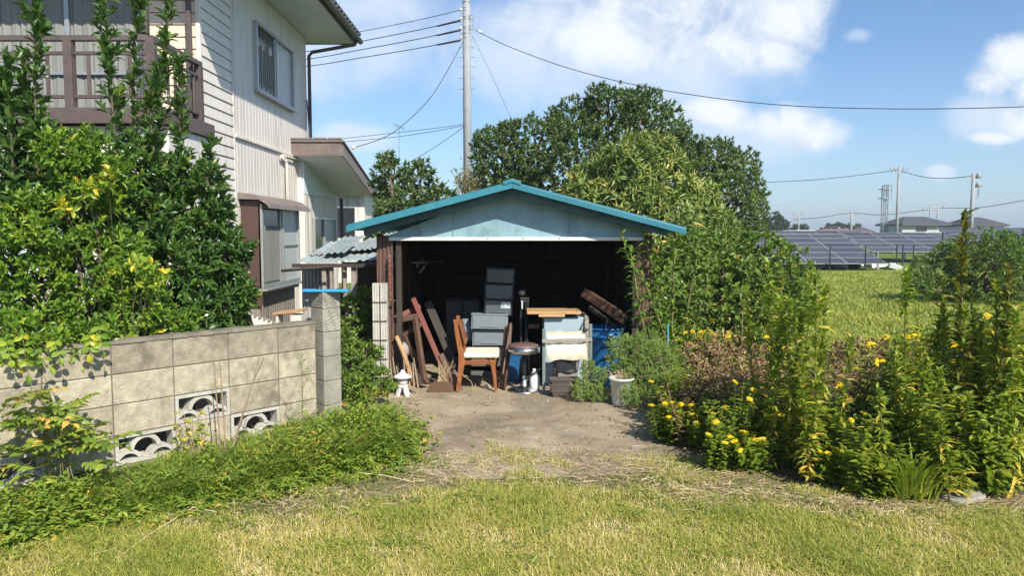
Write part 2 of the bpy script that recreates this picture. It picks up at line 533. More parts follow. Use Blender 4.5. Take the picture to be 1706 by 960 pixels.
# ------------------------------------------------------------------ sun, sky, clouds
SUN = Vector((.50, -.95, .92)).normalized()
sl = bpy.data.lights.new('sun', 'SUN'); sl.energy = 4.9; sl.angle = R(.55); sl.color = (1, .93, .80)
so = bpy.data.objects.new('sun', sl); COL.objects.link(so)
so.rotation_euler = SUN.to_track_quat('Z', 'Y').to_euler(); so.location = (3, -3, 8)
wd = bpy.data.worlds.new('World'); SC.world = wd; wd.use_nodes = True
wd.node_tree.nodes.clear(); n = N(wd.node_tree)
wo = n('ShaderNodeOutputWorld'); bg = n('ShaderNodeBackground'); bg.inputs[1].default_value = SKY_STRENGTH = .098
wd.node_tree.links.new(bg.outputs[0], wo.inputs[0])
sk = n('ShaderNodeTexSky'); sk.sky_type = 'NISHITA'; sk.sun_disc = False
sk.sun_elevation = math.asin(SUN.z); sk.sun_rotation = math.atan2(SUN.x, SUN.y)
sk.altitude = 50; sk.air_density = 1.0; sk.dust_density = .8; sk.ozone_density = 2.2
g = n('ShaderNodeTexCoord').outputs['Generated']
sep = n('ShaderNodeSeparateXYZ'); n.put(sep.inputs[0], g)
yy = n.math('MAXIMUM', sep.outputs[1], .08)
u = n.math('DIVIDE', sep.outputs[0], yy); v = n.math('DIVIDE', sep.outputs[2], yy)
uv = n('ShaderNodeCombineXYZ'); n.put(uv.inputs[0], u); n.put(uv.inputs[1], v)
nz = n.noise(9, 9, .6, uv.outputs[0], .35)
nz2 = n.noise(3.2, 6, .55, uv.outputs[0], .2)
front = n.smooth(sep.outputs[1], .05, .3)


def blob(px, py, rx, ry, flat=0):
    cu, cv = (px - 853) / 1250, (388 - py) / 1250
    du = n.math('DIVIDE', n.math('SUBTRACT', u, cu), rx / 1250)
    dv = n.math('DIVIDE', n.math('SUBTRACT', v, cv), ry / 1250)
    r2 = n.math('ADD', n.math('MULTIPLY', du, du), n.math('MULTIPLY', dv, dv))
    return n.math('MAXIMUM', n.math('SUBTRACT', 1.0, r2), 0.0)


def union(bl):
    o = bl[0]
    for b_ in bl[1:]: o = n.math('MAXIMUM', o, b_)
    return o


crisp = union([blob(*b_) for b_ in [(1285, 40, 130, 75), (1130, 45, 190, 105), (1340, 10, 70, 60), (1250, 95, 110, 55), (1000, 60, 210, 95),
                                    (1345, 222, 85, 42), (1200, 190, 95, 32), (1290, 205, 120, 42),
                                    (1672, 112, 84, 56), (1640, 135, 62, 34), (1712, 150, 60, 50), (1690, 205, 50, 38), (1645, 232, 55, 14)]])
soft = union([blob(*b_) for b_ in [(900, 95, 330, 130), (1050, 130, 330, 90), (620, 90, 200, 90), (600, 20, 220, 60), (590, 232, 90, 30), (1415, 66, 38, 20),
                                   (1560, 288, 34, 17), (1230, 235, 200, 60), (1120, 215, 220, 70), (1640, 200, 110, 60), (60, 60, 300, 100), (2100, 100, 260, 120), (-500, 100, 400, 150)]])
nz3 = n.noise(26, 6, .65, uv.outputs[0], .3)
nmix = n.math('ADD', n.math('MULTIPLY', n.math('SUBTRACT', nz, .5), 2.6), n.math('MULTIPLY', n.math('SUBTRACT', nz3, .5), 1.0))
cd = n.smooth(n.math('ADD', n.math('MULTIPLY', crisp, 1.35), nmix), .20, 1.55)
sd = n.math('MULTIPLY', n.smooth(n.math('ADD', n.math('MULTIPLY', soft, 1.0), n.math('ADD', n.math('MULTIPLY', n.math('SUBTRACT', nz2, .5), 1.5), n.math('MULTIPLY', n.math('SUBTRACT', nz, .5), 1.5))), .12, 1.15), .78)
# cloud shading: brighter tops, greyer low and thick parts
shade = n.smooth(n.math('ADD', n.noise(13, 8, .66, uv.outputs[0], .5), n.math('MULTIPLY', crisp, .12)), .40, .66)
ccol = n.mix(shade, (4.9, 5.7, 6.9, 1), (7.3, 7.6, 7.9, 1))
skyc = n.mix(1.0, sk.outputs[0], (.86, 1.0, 1.16, 1), 'MULTIPLY')
lowhaze = n.math('MULTIPLY', n.math('SUBTRACT', 1.0, n.smooth(v, -.02, .30)), .30)
c = n.mix(lowhaze, skyc, (3.6, 5.0, 7.2, 1))
c = n.mix(n.math('MULTIPLY', sd, front), c, (5.9, 6.7, 7.7, 1))
c = n.mix(n.math('MULTIPLY', n.math('MULTIPLY', cd, .93), front), c, ccol)
n.put(bg.inputs[0], c)
SC.view_settings.view_transform = 'Standard'
SC.view_settings.look = 'None'
SC.view_settings.exposure = 0.48
SC.view_settings.gamma = 1
SC.view_settings.use_curve_mapping = False
SC.cycles.use_denoising = True
SC.cycles.max_bounces = 6; SC.cycles.diffuse_bounces = 3; SC.cycles.glossy_bounces = 2; SC.cycles.transmission_bounces = 3
SC.cycles.caustics_reflective = False; SC.cycles.caustics_refractive = False
SC.cycles.use_adaptive_sampling = True; SC.cycles.adaptive_threshold = .02

# ------------------------------------------------------------------ ground sheets
def sheet_material(name, kind):
    m, n, b, out = newmat(name)
    tc = n('ShaderNodeTexCoord').outputs['Object']
    big = n.noise(.35, 5, .6, tc); mid = n.noise(2.2, 6, .6, tc); fine = n.noise(45, 5, .7, tc)
    if kind == 'ground':
        c = n.ramp(mid, [(.3, (.10, .115, .03)), (.5, (.165, .15, .07)), (.7, (.24, .19, .11))])
        sp = n('ShaderNodeSeparateXYZ'); n.put(sp.inputs[0], tc)
        far = n.smooth(sp.outputs[1], 9, 11)
        fg = n.ramp(n.math('MULTIPLY_ADD', big, .6, n.math('MULTIPLY', mid, .4)), [(.35, (.085, .14, .022)), (.55, (.14, .19, .035)), (.72, (.22, .21, .07))])
        c = n.mix(far, c, fg)
    elif kind == 'soil':
        c = n.ramp(mid, [(.3, (.085, .06, .04)), (.6, (.15, .11, .07)), (.8, (.22, .17, .11))])
    else:  # drive: silt covered concrete with darker damp and pale scraped patches
        c = n.ramp(n.noise(1.4, 6, .62, tc), [(.30, (.22, .175, .12)), (.5, (.34, .275, .19)), (.68, (.42, .345, .245))])
        damp = n.smooth(n.noise(1.15, 7, .6, tc, .8), .50, .60)
        c = n.mix(n.math('MULTIPLY', damp, .5), c, (.15, .13, .09, 1))
        pale = n.smooth(n.noise(2.6, 8, .7, tc, .6), .54, .66)
        c = n.mix(n.math('MULTIPLY', pale, .55), c, (.40, .36, .30, 1))
        c = n.mix(n.math('MULTIPLY', n.smooth(n.noise(9, 6, .7, tc, .3), .60, .74), .5), c, (.09, .075, .05, 1))
        vor = n('ShaderNodeTexVoronoi'); vor.inputs['Scale'].default_value = 38; n.put(vor.inputs['Vector'], tc)
        sp = n.smooth(vor.outputs['Distance'], .16, .10)
        c = n.mix(n.math('MULTIPLY', sp, n.math('MULTIPLY', n.smooth(mid, .5, .7), .5)), c, (.48, .44, .36, 1))
    c = n.mix(.45, c, n.mix(fine, (.25, .25, .25, 1), (1.75, 1.75, 1.75, 1)), 'MULTIPLY')
    n.put(b.inputs['Base Color'], c)
    b.inputs['Roughness'].default_value = .95; b.inputs['Specular IOR Level'].default_value = .15
    bp = n('ShaderNodeBump'); bp.inputs['Strength'].default_value = .6; bp.inputs['Distance'].default_value = .02
    n.put(bp.inputs['Height'], n.math('ADD', n.noise(30, 6, .7, tc), n.math('MULTIPLY', mid, 1.5)))
    n.put(b.inputs['Normal'], bp.outputs[0])
    return m


M['ground'] = sheet_material('rough grassy ground', 'ground')
M['drive'] = sheet_material('silted concrete drive', 'drive')
M['soil'] = sheet_material('garden soil', 'soil')
mb = MB(); mb.quad((-600, -60, 0), (600, -60, 0), (600, 900, 0), (-600, 900, 0))
tag(mb.build('ground', M['ground']), kind='structure')
drive_poly = [(-1.62, 7.0), (-1.5, 6.6), (-1.05, 5.9), (-.95, 5.35), (-.85, 4.95), (-.3, 4.75), (.5, 4.8), (1.1, 4.95), (1.35, 5.6), (1.3, 6.4), (1.42, 7.1), (1.42, 11.6), (-1.42, 11.6), (-1.42, 7.3), (-1.6, 7.3)]
mb = MB(); mb.add([(x, y, .006) for x, y in drive_poly], [list(range(len(drive_poly)))])
tag(mb.build('concrete_drive', M['drive']), kind='structure')
soil_poly = [(1.32, 7.3), (1.34, 6.3), (1.45, 5.4), (1.7, 4.75), (2.3, 4.4), (3.2, 4.2), (7, 4.2), (7, 9.5), (1.5, 9.5)]
mb = MB(); mb.add([(x, y, .010) for x, y in soil_poly], [list(range(len(soil_poly)))])
tag(mb.build('bed_soil', M['soil']), kind='structure')
mb = MB(); mb.add([(-12, 4.0, .004), (-3.5, 3.9, .004), (-1.6, 6.0, .004), (-1.5, 9.4, .004), (-1.7, 20, .004), (-12, 20, .004)], [range(6)])
tag(mb.build('garden_soil', M['soil']), kind='structure')

# ------------------------------------------------------------------ two-storey house
XW, YF, YB = -4.2, 10.3, 15.6
house = thing('two_storey_house', (XW, YF, 0), 'two-storey house with cream siding, brown upstairs balcony and dark roof eave at left', 'house')
# front wall siding (faces the camera), door opening x -6.85..-5.05 z 3.05..5.05
mb = MB()
mb.bb(-11.5, XW - .03, YF + .03, YF + .2, 0, 5.57, 1)
mb.bb(XW - .2, XW - .03, YF + .03, YB - .02, 0, 5.57, 1)
mb.bb(-11.5, XW - .03, YB - .2, YB, 0, 5.57, 1)
mb.bb(-11.6, -11.5, YF, YB, 0, 5.57, 1)
z = 2.95
while z < 5.56:
    z1 = min(z + .16, 5.57)
    for xa, xb in ((-11.5, -6.92), (-4.98, XW - .045)):
        if z < 5.1:
            mb.add([(xa, YF - .004, z + .005), (xb, YF - .004, z + .005), (xb, YF + .012, z1 - .004), (xa, YF + .012, z1 - .004), (xa, YF + .03, z + .005), (xb, YF + .03, z + .005), (xb, YF + .03, z1 - .004), (xa, YF + .03, z1 - .004)],
                   [(0, 1, 2, 3), (0, 4, 5, 1), (3, 2, 6, 7), (1, 5, 6, 2), (0, 3, 7, 4)])
    if z >= 5.1:
        mb.bb(-11.5, XW - .045, YF, YF + .03, z + .005, z1 - .004)
    z = z1
mb.build('front_wall', [M['siding_front'], M['groove']], house)
mb = MB(); z = .0
while z < 5.56:
    z1 = min(z + .16, 5.57); xa = XW + .006
    mb.add([(xa, YF + .05, z + .005), (xa, 11.46, z + .005), (xa - .014, 11.46, z1 - .004), (xa - .014, YF + .05, z1 - .004), (XW - .028, YF + .05, z + .005), (XW - .028, 11.46, z + .005), (XW - .028, 11.46, z1 - .004), (XW - .028, YF + .05, z1 - .004)],
           [(0, 1, 2, 3), (0, 4, 5, 1), (3, 2, 6, 7), (1, 5, 6, 2), (0, 3, 7, 4)])
    z = z1
mb.build('siding', [M['siding']], house)
mb = MB(); mb.bb(XW - .045, XW + .012, YF - .012, YF + .045, 0, 5.57); mb.bb(XW - .03, XW + .008, 11.465, 11.50, 0, 5.57)
mb.build('corner_trim', M['siding'], house, .003)
mb = MB(); random.seed(3)
y = 11.505; k = 0
while y < YB - .02:
    w = .073; y1 = min(y + w, YB)
    g_ = .0012 if k % 9 else .004
    for z0, z1 in ((0, 3.04), (3.09, 5.565)):
        mb.bb(XW - .03, XW - (.0 if k % 2 else .0035), y + g_, y1 - .0005, z0, z1, rnd=.5 + .25 * math.sin(k // 9 * 2.3))
    y = y1; k += 1
mb.bb(XW - .035, XW - .012, 11.505, YB, 0, 5.57, 1)
mb.build('panelled_wall', [M['panel'], M['groove']], house)
mb = MB(); mb.bb(XW - .01, XW + .035, 11.5, 14.84, 3.045, 3.085)
mb.build('belt_trim', M['siding'], house, .004)
mb = MB()
for dy in (0, .07):
    mb.tube([(XW + .05, 13.6, 2.98 - dy * .2), (XW + .05, 13.9 + dy, 2.97 - dy), (XW + .05, 13.92 + dy, 2.93 - dy), (XW + .05, 13.93 + dy, .5)], .017, 8)
mb.tube([(XW + .05, 13.7, 3.01), (XW + .05, 14.8, 3.01)], .017, 8)
mb.build('conduit', M['siding'], house)
# upper side window
wy0, wy1, wz0, wz1 = 12.5, 14.5, 3.97, 5.0
win = MB()
for (a, b_, c_, d_) in ((wy0 - .05, wy1 + .05, wz0 - .05, wz0), (wy0 - .05, wy1 + .05, wz1, wz1 + .05), (wy0 - .05, wy0, wz0, wz1), (wy1, wy1 + .05, wz0, wz1)):
    win.bb(XW - .02, XW + .06, a, b_, c_, d_)
wm = (wy0 + wy1) / 2
win.bb(XW - .01, XW + .035, wm - .06, wm - .01, wz0, wz1); win.bb(XW - .01, XW + .05, wm + .01, wm + .06, wz0, wz1)
win.bb(XW + .0, XW + .10, wy0 - .07, wy1 + .07, wz0 - .075, wz0 - .051)
wo_ = win.build('window', M['alu'], house, .004)
mb = MB(); mb.bb(XW + .004, XW + .010, wy0, wm - .06, wz0, wz1)
mb.build('pane', M['darkglass'], wo_)
mb = MB(); mb.bb(XW + .004, XW + .012, wm + .06, wy1, wz0, wz1)
mb.build('frosted_pane', M['board'], wo_)
mb = MB(); random.seed(5)
for i in range(8):
    yy0 = wy0 + .05 + i * .11
    mb.bb(XW + .011, XW + .016, yy0, yy0 + .05 + random.random() * .03, wz0 + .05 + (i % 2) * .05, wz1 - .2 - random.random() * .15)
mb.build('curtain', M['curtain'], wo_)
# balcony glass door behind the shrubs
dz0, dz1 = 3.06, 5.1
mb = MB()
for x in (-6.92, -5.95, -5.0): mb.bb(x - .03, x + .03, YF - .05, YF + .03, dz0, dz1)
mb.bb(-6.92, -5.0, YF - .05, YF + .03, dz1 - .05, dz1); mb.bb(-6.92, -5.0, YF - .06, YF + .03, dz0, dz0 + .06)
mb.bb(-6.9, -5.0, YF - .04, YF + .0, 3.72, 3.76)
dr = mb.build('sliding_door', M['alu'], house, .004)
mb = MB()
for a, b_ in ((-6.89, -5.98), (-5.92, -5.03)):
    vs = []; K = 80
    for i in range(K + 1):
        x = a + (b_ - a) * i / K
        yv = YF + .006 + .010 * math.sin(i * .62 + math.sin(i * .23) * 1.5) + .004 * math.sin(i * 1.1 + a)
        vs += [(x, yv, dz0 + .06), (x, yv, dz1 - .05)]
    mb.add(vs, [(2 * i, 2 * i + 2, 2 * i + 3, 2 * i + 1) for i in range(K)], smooth=True)
mb.build('curtain', M['curtain'], dr)
# roof
mb = MB()
rx0, rx1, ry0, ry1 = -12.4, -3.28, 9.1, 16.15
mb.bb(rx0, rx1 - .02, ry0 + .02, ry1 - .02, 5.575, 5.60)
so_ = mb.build('soffit', M['soffit'], house)
mb = MB()
mb.bb(rx1 - .03, rx1, ry0, ry1, 5.56, 5.73); mb.bb(rx0, rx1 - .031, ry0 - .0, ry0 + .025, 5.56, 5.73); mb.bb(rx0, rx1 - .031, ry1 - .025, ry1, 5.56, 5.73)
mb.build('fascia', M['trim'], house)
mb = MB()
rz = 7.6
A_, B_, C_, D_ = (rx0, ry0 - .06, 5.735), (rx1 + .07, ry0 - .06, 5.735), (rx1 + .07, ry1 + .06, 5.735), (rx0, ry1 + .06, 5.735)
E_, F_ = (-9, (ry0 + ry1) / 2, rz), (-7, (ry0 + ry1) / 2, rz)
mb.add([A_, B_, C_, D_, E_, F_], [(0, 1, 5, 4), (1, 2, 5), (2, 3, 4, 5), (3, 0, 4), (3, 2, 1, 0)])
for i in range(30):
    yv = ry0 + i * .24
    mb.box((rx1 + .06, yv, 5.755), (.10, .12, .05), (0, R(-25), 0))
mb.build('roof', M['tile'], house)
mb = MB(); mb.tube([(rx1 + .08, ry0 - .05, 5.64), (rx1 + .08, ry1 + .05, 5.63)], .055, 10)
mb.build('gutter', M['trim'], house)
mb = MB(); mb.tube([(rx1 + .06, ry1 - .2, 5.6), (rx1 + .02, ry1 - .25, 5.5), (XW + .12, YB + .02, 5.28), (XW + .06, YB + .0, 5.2), (XW + .06, YB, 3.35)], .035, 8)
mb.tube([(XW + .03, YB - .1, 4.3), (XW + .05, YB - .08, 3.8), (XW + .09, YB - .2, 3.4)], .012, 6)
mb.build('downspout', M['trim'], house)
# balcony
SL = 2.93
mb = MB(); mb.bb(-11.6, -4.13, 8.86, YF - .015, SL, 3.045); mb.bb(-11.6, -4.02, 8.80, 8.859, SL - .06, 3.05); mb.bb(-4.129, -4.02, 8.86, 10.28, SL - .06, 3.05)
mb.build('balcony_floor', M['trim'], house, .004)
mb = MB()
BY, BX = 8.92, -4.2
mb.bb(-11.5, BX + .04, BY - .04, BY + .04, 3.83, 3.89); mb.bb(-11.5, BX - .03, BY - .02, BY + .02, 3.67, 3.71); mb.bb(-11.5, BX - .03, BY - .02, BY + .02, 3.17, 3.21)
mb.bb(BX - .04, BX + .04, BY + .041, YF - .02, 3.83, 3.89); mb.bb(BX - .02, BX + .02, BY + .04, YF - .02, 3.67, 3.71); mb.bb(BX - .02, BX + .02, BY + .04, YF - .02, 3.17, 3.21)
for x in (BX, -5.16, -6.3, -7.5, -8.7): mb.bb(x - .05, x + .05, BY - .05, BY + .05, 3.05, 3.829)
mb.bb(BX - .045, BX + .045, YF - .12, YF - .02, 3.05, 3.829)
x = BX - .26
while x > -9:
    if min(abs(x - q) for q in (-5.16, -6.3, -7.5, -8.7)) > .1: mb.bb(x - .02, x + .02, BY - .012, BY + .012, 3.21, 3.67)
    x -= .24
for y in (9.12, 9.32, 9.52, 9.72, 9.92, 10.08): mb.bb(BX - .015, BX + .015, y - .018, y + .018, 3.21, 3.67)
mb.build('balcony_railing', M['trim'], house, .004)
mb = MB(); mb.bb(-4.35, -4.28, 9.0, 9.07, 3.89, 5.57); mb.bb(-4.32, -4.26, 10.16, 10.22, 3.05, 5.57)
mb.build('balcony_post', M['trim'], house, .004)
# room under the balcony
mb = MB()
x = -9.0
while x < -4.15:
    mb.bb(x, x + .145, 8.98, 9.0, 0, 2.86); x += .15
y = 9.01
while y < 10.28:
    mb.bb(-4.09, -4.07, y, y + .145, 0, 2.86); y += .15
mb.bb(-9, -4.095, 9.001, 9.1, 0, 2.86, 1); mb.bb(-4.2, -4.091, 9.101, 10.27, 0, 2.86, 1)
mb.build('ground_floor_wall', [M['panel'], M['groove']], house)
mb = MB(); mb.bb(-7.6, -5.0, 8.93, 8.975, 2.2, 2.25); mb.bb(-7.6, -5.0, 8.93, 8.975, 1.0, 1.05)
for x in (-7.6, -6.3, -5.05): mb.bb(x, x + .05, 8.93, 8.975, 1.051, 2.199)
w2 = mb.build('window', M['alu'], house, .004)
mb = MB(); mb.bb(-7.55, -5.05, 8.955, 8.972, 1.05, 2.2); mb.build('frosted_pane', M['board'], w2)
# bay window box on the side wall
mb = MB(); mb.bb(XW + .01, -3.90, 11.66, 11.70, .46, 2.10)
mb.bb(XW + .01, -3.90, 13.66, 13.70, .62, 2.10); mb.bb(XW + .01, -3.905, 11.70, 13.66, 2.06, 2.10); mb.bb(XW + .01, -3.905, 11.70, 13.66, .62, .70)
mb.build('bay_box', M['brownpanel'], house)
mb = MB()
for (a, b_, c_, d_) in ((11.66, 13.70, .73, .79), (11.66, 13.70, 1.99, 2.05), (11.66, 11.72, .79, 1.99), (13.64, 13.70, .79, 1.99)):
    mb.bb(-3.93, -3.865, a, b_, c_, d_)
mb.bb(-3.92, -3.875, 12.60, 12.66, .79, 1.99); mb.bb(-3.92, -3.86, 12.69, 12.75, .79, 1.99)
mb.bb(-3.93, -3.80, 11.62, 13.74, .69, .725); mb.bb(-3.92, -3.88, 12.75, 13.64, 1.37, 1.40)
w3 = mb.build('window', M['alu'], house, .004)
mb = MB(); mb.bb(-3.91, -3.90, 11.72, 12.60, .79, 1.99); mb.build('pane', M['darkglass'], w3)
mb = MB(); mb.bb(-3.912, -3.902, 12.75, 13.64, .79, 1.99); mb.build('frosted_pane', M['board'], w3)
mb = MB(); vs = []
K = 40
for i in range(K + 1):
    yv = 11.74 + .78 * i / K
    xx = -3.887 + .008 * math.sin(i * 1.3)
    vs += [(xx, yv, .82), (xx, yv, 1.72)]
mb.add(vs, [(2 * i, 2 * i + 2, 2 * i + 3, 2 * i + 1) for i in range(K)], smooth=True)
mb.build('curtain', M['curtain'], w3)
mb = MB()
prof = [(XW + .01, 2.22), (-4.02, 2.20), (-3.86, 2.15), (-3.72, 2.05), (-3.70, 1.98), (-3.72, 1.98), (-3.75, 2.03), (-3.88, 2.11), (XW + .01, 2.12)]
mb.prism([(x, 11.55, z) for x, z in prof], (0, 2.3, 0))
mb.build('bay_roof', M['browntile'], house)
mb = MB()
y = 11.72; k = 0
while y < 13.62:
    mb.bb(-4.15, -3.95 - (.012 if k % 2 else 0), y, y + .055, 0, .62); y += .06; k += 1
mb.build('ribbed_skirt', M['ribdark'], house)
# rear single storey wing
wing_y0, wing_y1 = 14.85, 17.6
XG = -4.08
mb = MB()
y = wing_y0; k = 0
while y < wing_y1:
    mb.bb(XG - .04, XG - (.006 if k % 3 == 0 else 0), y + .003, y + .086, 0, 2.36); y += .09; k += 1
mb.bb(XG - .3, XG - .041, wing_y0, wing_y1, 0, 2.55); mb.bb(XG - .9, XG - .041, wing_y0 - .02, wing_y0, 0, 3.0)
mb.build('wing_wall', M['panel'], house)
mb = MB(); mb.prism([(XG - .035, wing_y0, 2.37), (XG - .035, wing_y1, 2.37), (XG - .035, wing_y1, 2.52), (XG - .035, wing_y0, 3.05)], (.03, 0, 0))
mb.build('wing_gable', M['soffit'], house)
mb = MB()
for (a, b_, c_, d_) in ((15.4, 17.3, 1.22, 1.27), (15.4, 17.3, 1.88, 1.93), (15.4, 15.45, 1.27, 1.88), (17.25, 17.3, 1.27, 1.88), (16.2, 16.26, 1.27, 1.88)):
    mb.bb(XG, XG + .05, a, b_, c_, d_)
w4 = mb.build('window', M['alu'], house, .004)
mb = MB(); mb.bb(XG + .006, XG + .012, 15.45, 16.2, 1.27, 1.88); mb.build('pane', M['darkglass'], w4)
mb = MB(); mb.bb(XG + .006, XG + .012, 16.26, 17.25, 1.27, 1.88); mb.build('frosted_pane', M['board'], w4)
mb = MB()
p0 = P(577, 262, 14.45); p1 = P(619, 322, 17.5)
x1_ = -3.22
mb.prism([(x1_ - .02, 14.47, 3.08), (x1_ - .02, 17.55, 2.46), (x1_ - .02, 17.55, 2.49), (x1_ - .02, 14.47, 3.11)], (-1.9, 0, 0))
mb.build('wing_soffit', M['soffit'], house)
mb = MB(); mb.prism([(x1_, 14.45, 3.07), (x1_, 17.58, 2.44), (x1_, 17.58, 2.64), (x1_, 14.45, 3.32)], (-.022, 0, 0))
mb.bb(x1_ - 1.9, x1_ - .023, 14.43, 14.455, 3.07, 3.31)
mb.build('wing_fascia', M['browntile'], house, .004)
mb = MB(); mb.prism([(x1_ + .03, 14.40, 3.325), (x1_ + .03, 17.65, 2.64), (x1_ + .03, 17.65, 2.66), (x1_ + .03, 14.40, 3.36)], (-1.98, 0, 0))
for i in range(4): mb.box((x1_ - .15 - i * .28, 14.55, 3.36), (.25, .3, .035), (R(-12), 0, 0))
mb.build('wing_roof', M['browntile'], house)
mb = MB(); mb.tube([(XG + .12, wing_y1 - .1, 2.4), (XG + .12, wing_y1, 0)], .04, 8); mb.build('downspout', M['trim'], house)

# neighbour house seen in the gap behind the wing
nb = thing('neighbour_house', (-4, 24, 0), 'grey house glimpsed in the gap behind the rear wing', 'house')
mb = MB(); mb.bb(-6.6, -4.7, 24, 28, 0, 2.9); mb.build('wall', M['panel'], nb)
mb = MB(); mb.prism([(-7.5, 23.5, 2.9), (-4.3, 23.5, 2.9), (-4.3, 23.5, 3.05), (-5.8, 23.5, 3.6)], (0, 5, 0)); mb.build('roof', M['tile'], nb)
mb = MB(); mb.bb(-5.6, -5.0, 23.93, 23.99, 1.5, 2.4); mb.build('window', M['darkglass'], nb)

# ------------------------------------------------------------------ block wall
WA, WX0 = .918, -7.05
wd_ = Vector((WA, 1, 0)).normalized()          # along the wall
wn_ = Vector((wd_.y, -wd_.x, 0))                 # faces the camera side (+x,-y)


def WP(Y, z, off=0.0):
    return Vector((WX0 + WA * Y, Y, z)) + wn_ * off


bw = thing('block_wall', WP(4.8, 0), 'stained grey concrete block wall with decorative openwork blocks at left', 'wall')
joints = [5.967 - i * .2948 for i in range(11)]
joints = [5.967, 5.722] + [5.722 - .2948 * i for i in range(1, 11)]
rows = [(.065, .262), (.268, .467), (.473, .67), (.676, .872)]
mb = MB(); random.seed(12)
opens = {(3, 1), (2, 0), (4, 0)}
opens = set()
def colof(px):
    uu = (px - 853) / 1250; Y = 7.05 / (WA - uu)
    for i in range(len(joints) - 1):
        if joints[i] >= Y > joints[i + 1]: return i
opens = {(colof(330), 1), (colof(230), 0), (colof(420), 0), (colof(20), 0)}
for i in range(len(joints) - 1):
    ya, yb = joints[i + 1] + .0025, joints[i] - .0025
    for j, (z0, z1) in enumerate(rows):
        if (i, j) in opens: continue
        mb.prism([WP(ya, z0, 0), WP(yb, z0, 0), WP(yb, z1, 0), WP(ya, z1, 0)], -wn_ * .10, rnd=(random.uniform(0, .3) if (j == 3 and i < 4) else random.uniform(.35, 1)))
mb.build('blocks', M['block'], bw, .006)
mb = MB()
yA, yB = joints[-1], joints[0]
for i in range(len(joints) - 1):
    for j, (z0, z1) in enumerate([(0, .262)] + rows[1:]):
        if (i, j) in opens: continue
        mb.prism([WP(joints[i + 1], z0 + (0 if j == 0 else -.006), -.006), WP(joints[i], z0 + (0 if j == 0 else -.006), -.006), WP(joints[i], z1, -.006), WP(joints[i + 1], z1, -.006)], -wn_ * .088)
mb.build('mortar', M['mortar'], bw)
mb = MB(); mb.prism([WP(yA, -.02, .012), WP(yB, -.02, .012), WP(yB, .06, .012), WP(yA, .06, .012)], -wn_ * .13)
mb.build('footing', M['blockcap'], bw)
mb = MB()
K = 46
for i in range(K):
    a, b_ = yA + (yB - yA) * i / K, yA + (yB - yA) * (i + 1) / K
    j1 = random.uniform(-.003, .003)
    mb.prism([WP(a, .873, .008 + j1), WP(b_, .873, .008 + j1), WP(b_, .896 + j1, .006), WP(a, .896 + j1, .006)], -wn_ * .115, rnd=.5)
mb.build('coping', M['blockcap'], bw)
for (i, j) in opens:
    ya, yb = joints[i + 1] + .002, joints[i] - .002
    z0, z1 = rows[j]
    w = (Vector(WP(yb, 0)) - Vector(WP(ya, 0))).length; h = z1 - z0
    mb = MB()
    def LP(a, b_, o=0):  # local coords on the block
        return WP(ya, 0, o) + wd_ * a + Vector((0, 0, z0 + b_))
    fr = .022
    for (a0, a1, b0, b1) in ((0, w, 0, fr), (0, w, h - fr, h), (0, fr, fr, h - fr), (w - fr, w, fr, h - fr)):
        mb.prism([LP(a0, b0, .002), LP(a1, b0, .002), LP(a1, b1, .002), LP(a0, b1, .002)], -wn_ * .10, rnd=.5)
    def arc(ca, cb, r, t):
        K = 14; pts = []
        for q in range(K + 1):
            th = math.pi * q / K
            pts.append((ca + r * math.cos(th), cb + r * math.sin(th)))
        for q in range(K):
            th0, th1 = math.pi * q / K, math.pi * (q + 1) / K
            pol = [(ca + rr * math.cos(tt), cb + rr * math.sin(tt)) for rr, tt in ((r, th0), (r, th1), (r - t, th1), (r - t, th0))]
            pol = [(min(max(a, fr * .5), w - fr * .5), min(max(b_, fr * .5), h - fr * .5)) for a, b_ in pol]
            if len({(round(a, 4), round(b_, 4)) for a, b_ in pol}) < 4: continue
            mb.prism([LP(a, b_, -.012) for a, b_ in pol], -wn_ * .075, rnd=.5)
    arc(w / 2, .075, .105, .028)
    arc(w / 4 - .01, -.01, .098, .026); arc(3 * w / 4 + .01, -.01, .098, .026)
    arc(w / 2, -.02, .062, .02)
    mb.build('openwork_block', M['openblock'], bw)
# end pillar
pc = WP(6.06, 0, -.045)
pil = thing('wall_pillar', (pc.x, pc.y, 0), 'weathered grey pillar with scratched wavy upper part ending the block wall', 'pillar')
Mw = Matrix((wd_, -wn_, Vector((0, 0, 1)))).transposed()
mb = MB()
for i, (z0, z1) in enumerate([(-.02, .2), (.203, .4), (.403, .6), (.603, .8), (.803, .99), (.993, 1.125)]):
    mb.box((pc.x, pc.y, (z0 + z1) / 2), (.165, .175, z1 - z0), Mw)
mb.build('shaft', M['pillar'], pil, .006)
mb = MB()
for k in range(11):
    zz = .82 + k * .028
    a = Vector((pc.x, pc.y, zz)) + wn_ * .0885 - wd_ * .075
    pts = [a + wd_ * (.15 * q / 8) + Vector((0, 0, .012 * math.sin(q * 1.6 + k))) for q in range(9)]
    mb.tube(pts, .004, 5)
mb.build('wavy_ridges', M['pillar'], pil)
mb = MB(); q0 = P(543, 484, 6.03)
mb.box((q0.x + .0, q0.y, 1.1275 + .009), (.365, .10, .018), (0, R(.5), R(4)))
tag(mb.build('blue_board', M['blueboard'], bevel=.003, loc=(q0.x, q0.y, 1.1275)), 'bright blue plastic board lying across the pillar top', 'board')
mb = MB(); q0 = P(532, 480, 6.03); mb.lathe([(.001, 1.18), (.018, 1.175), (.022, 1.15), (.024, 1.147)], (q0.x, q0.y, 0), 12)
tag(mb.build('black_cap', M['black'], loc=(q0.x, q0.y, 1.146)), 'small dark cap sitting on the blue board', 'cap')

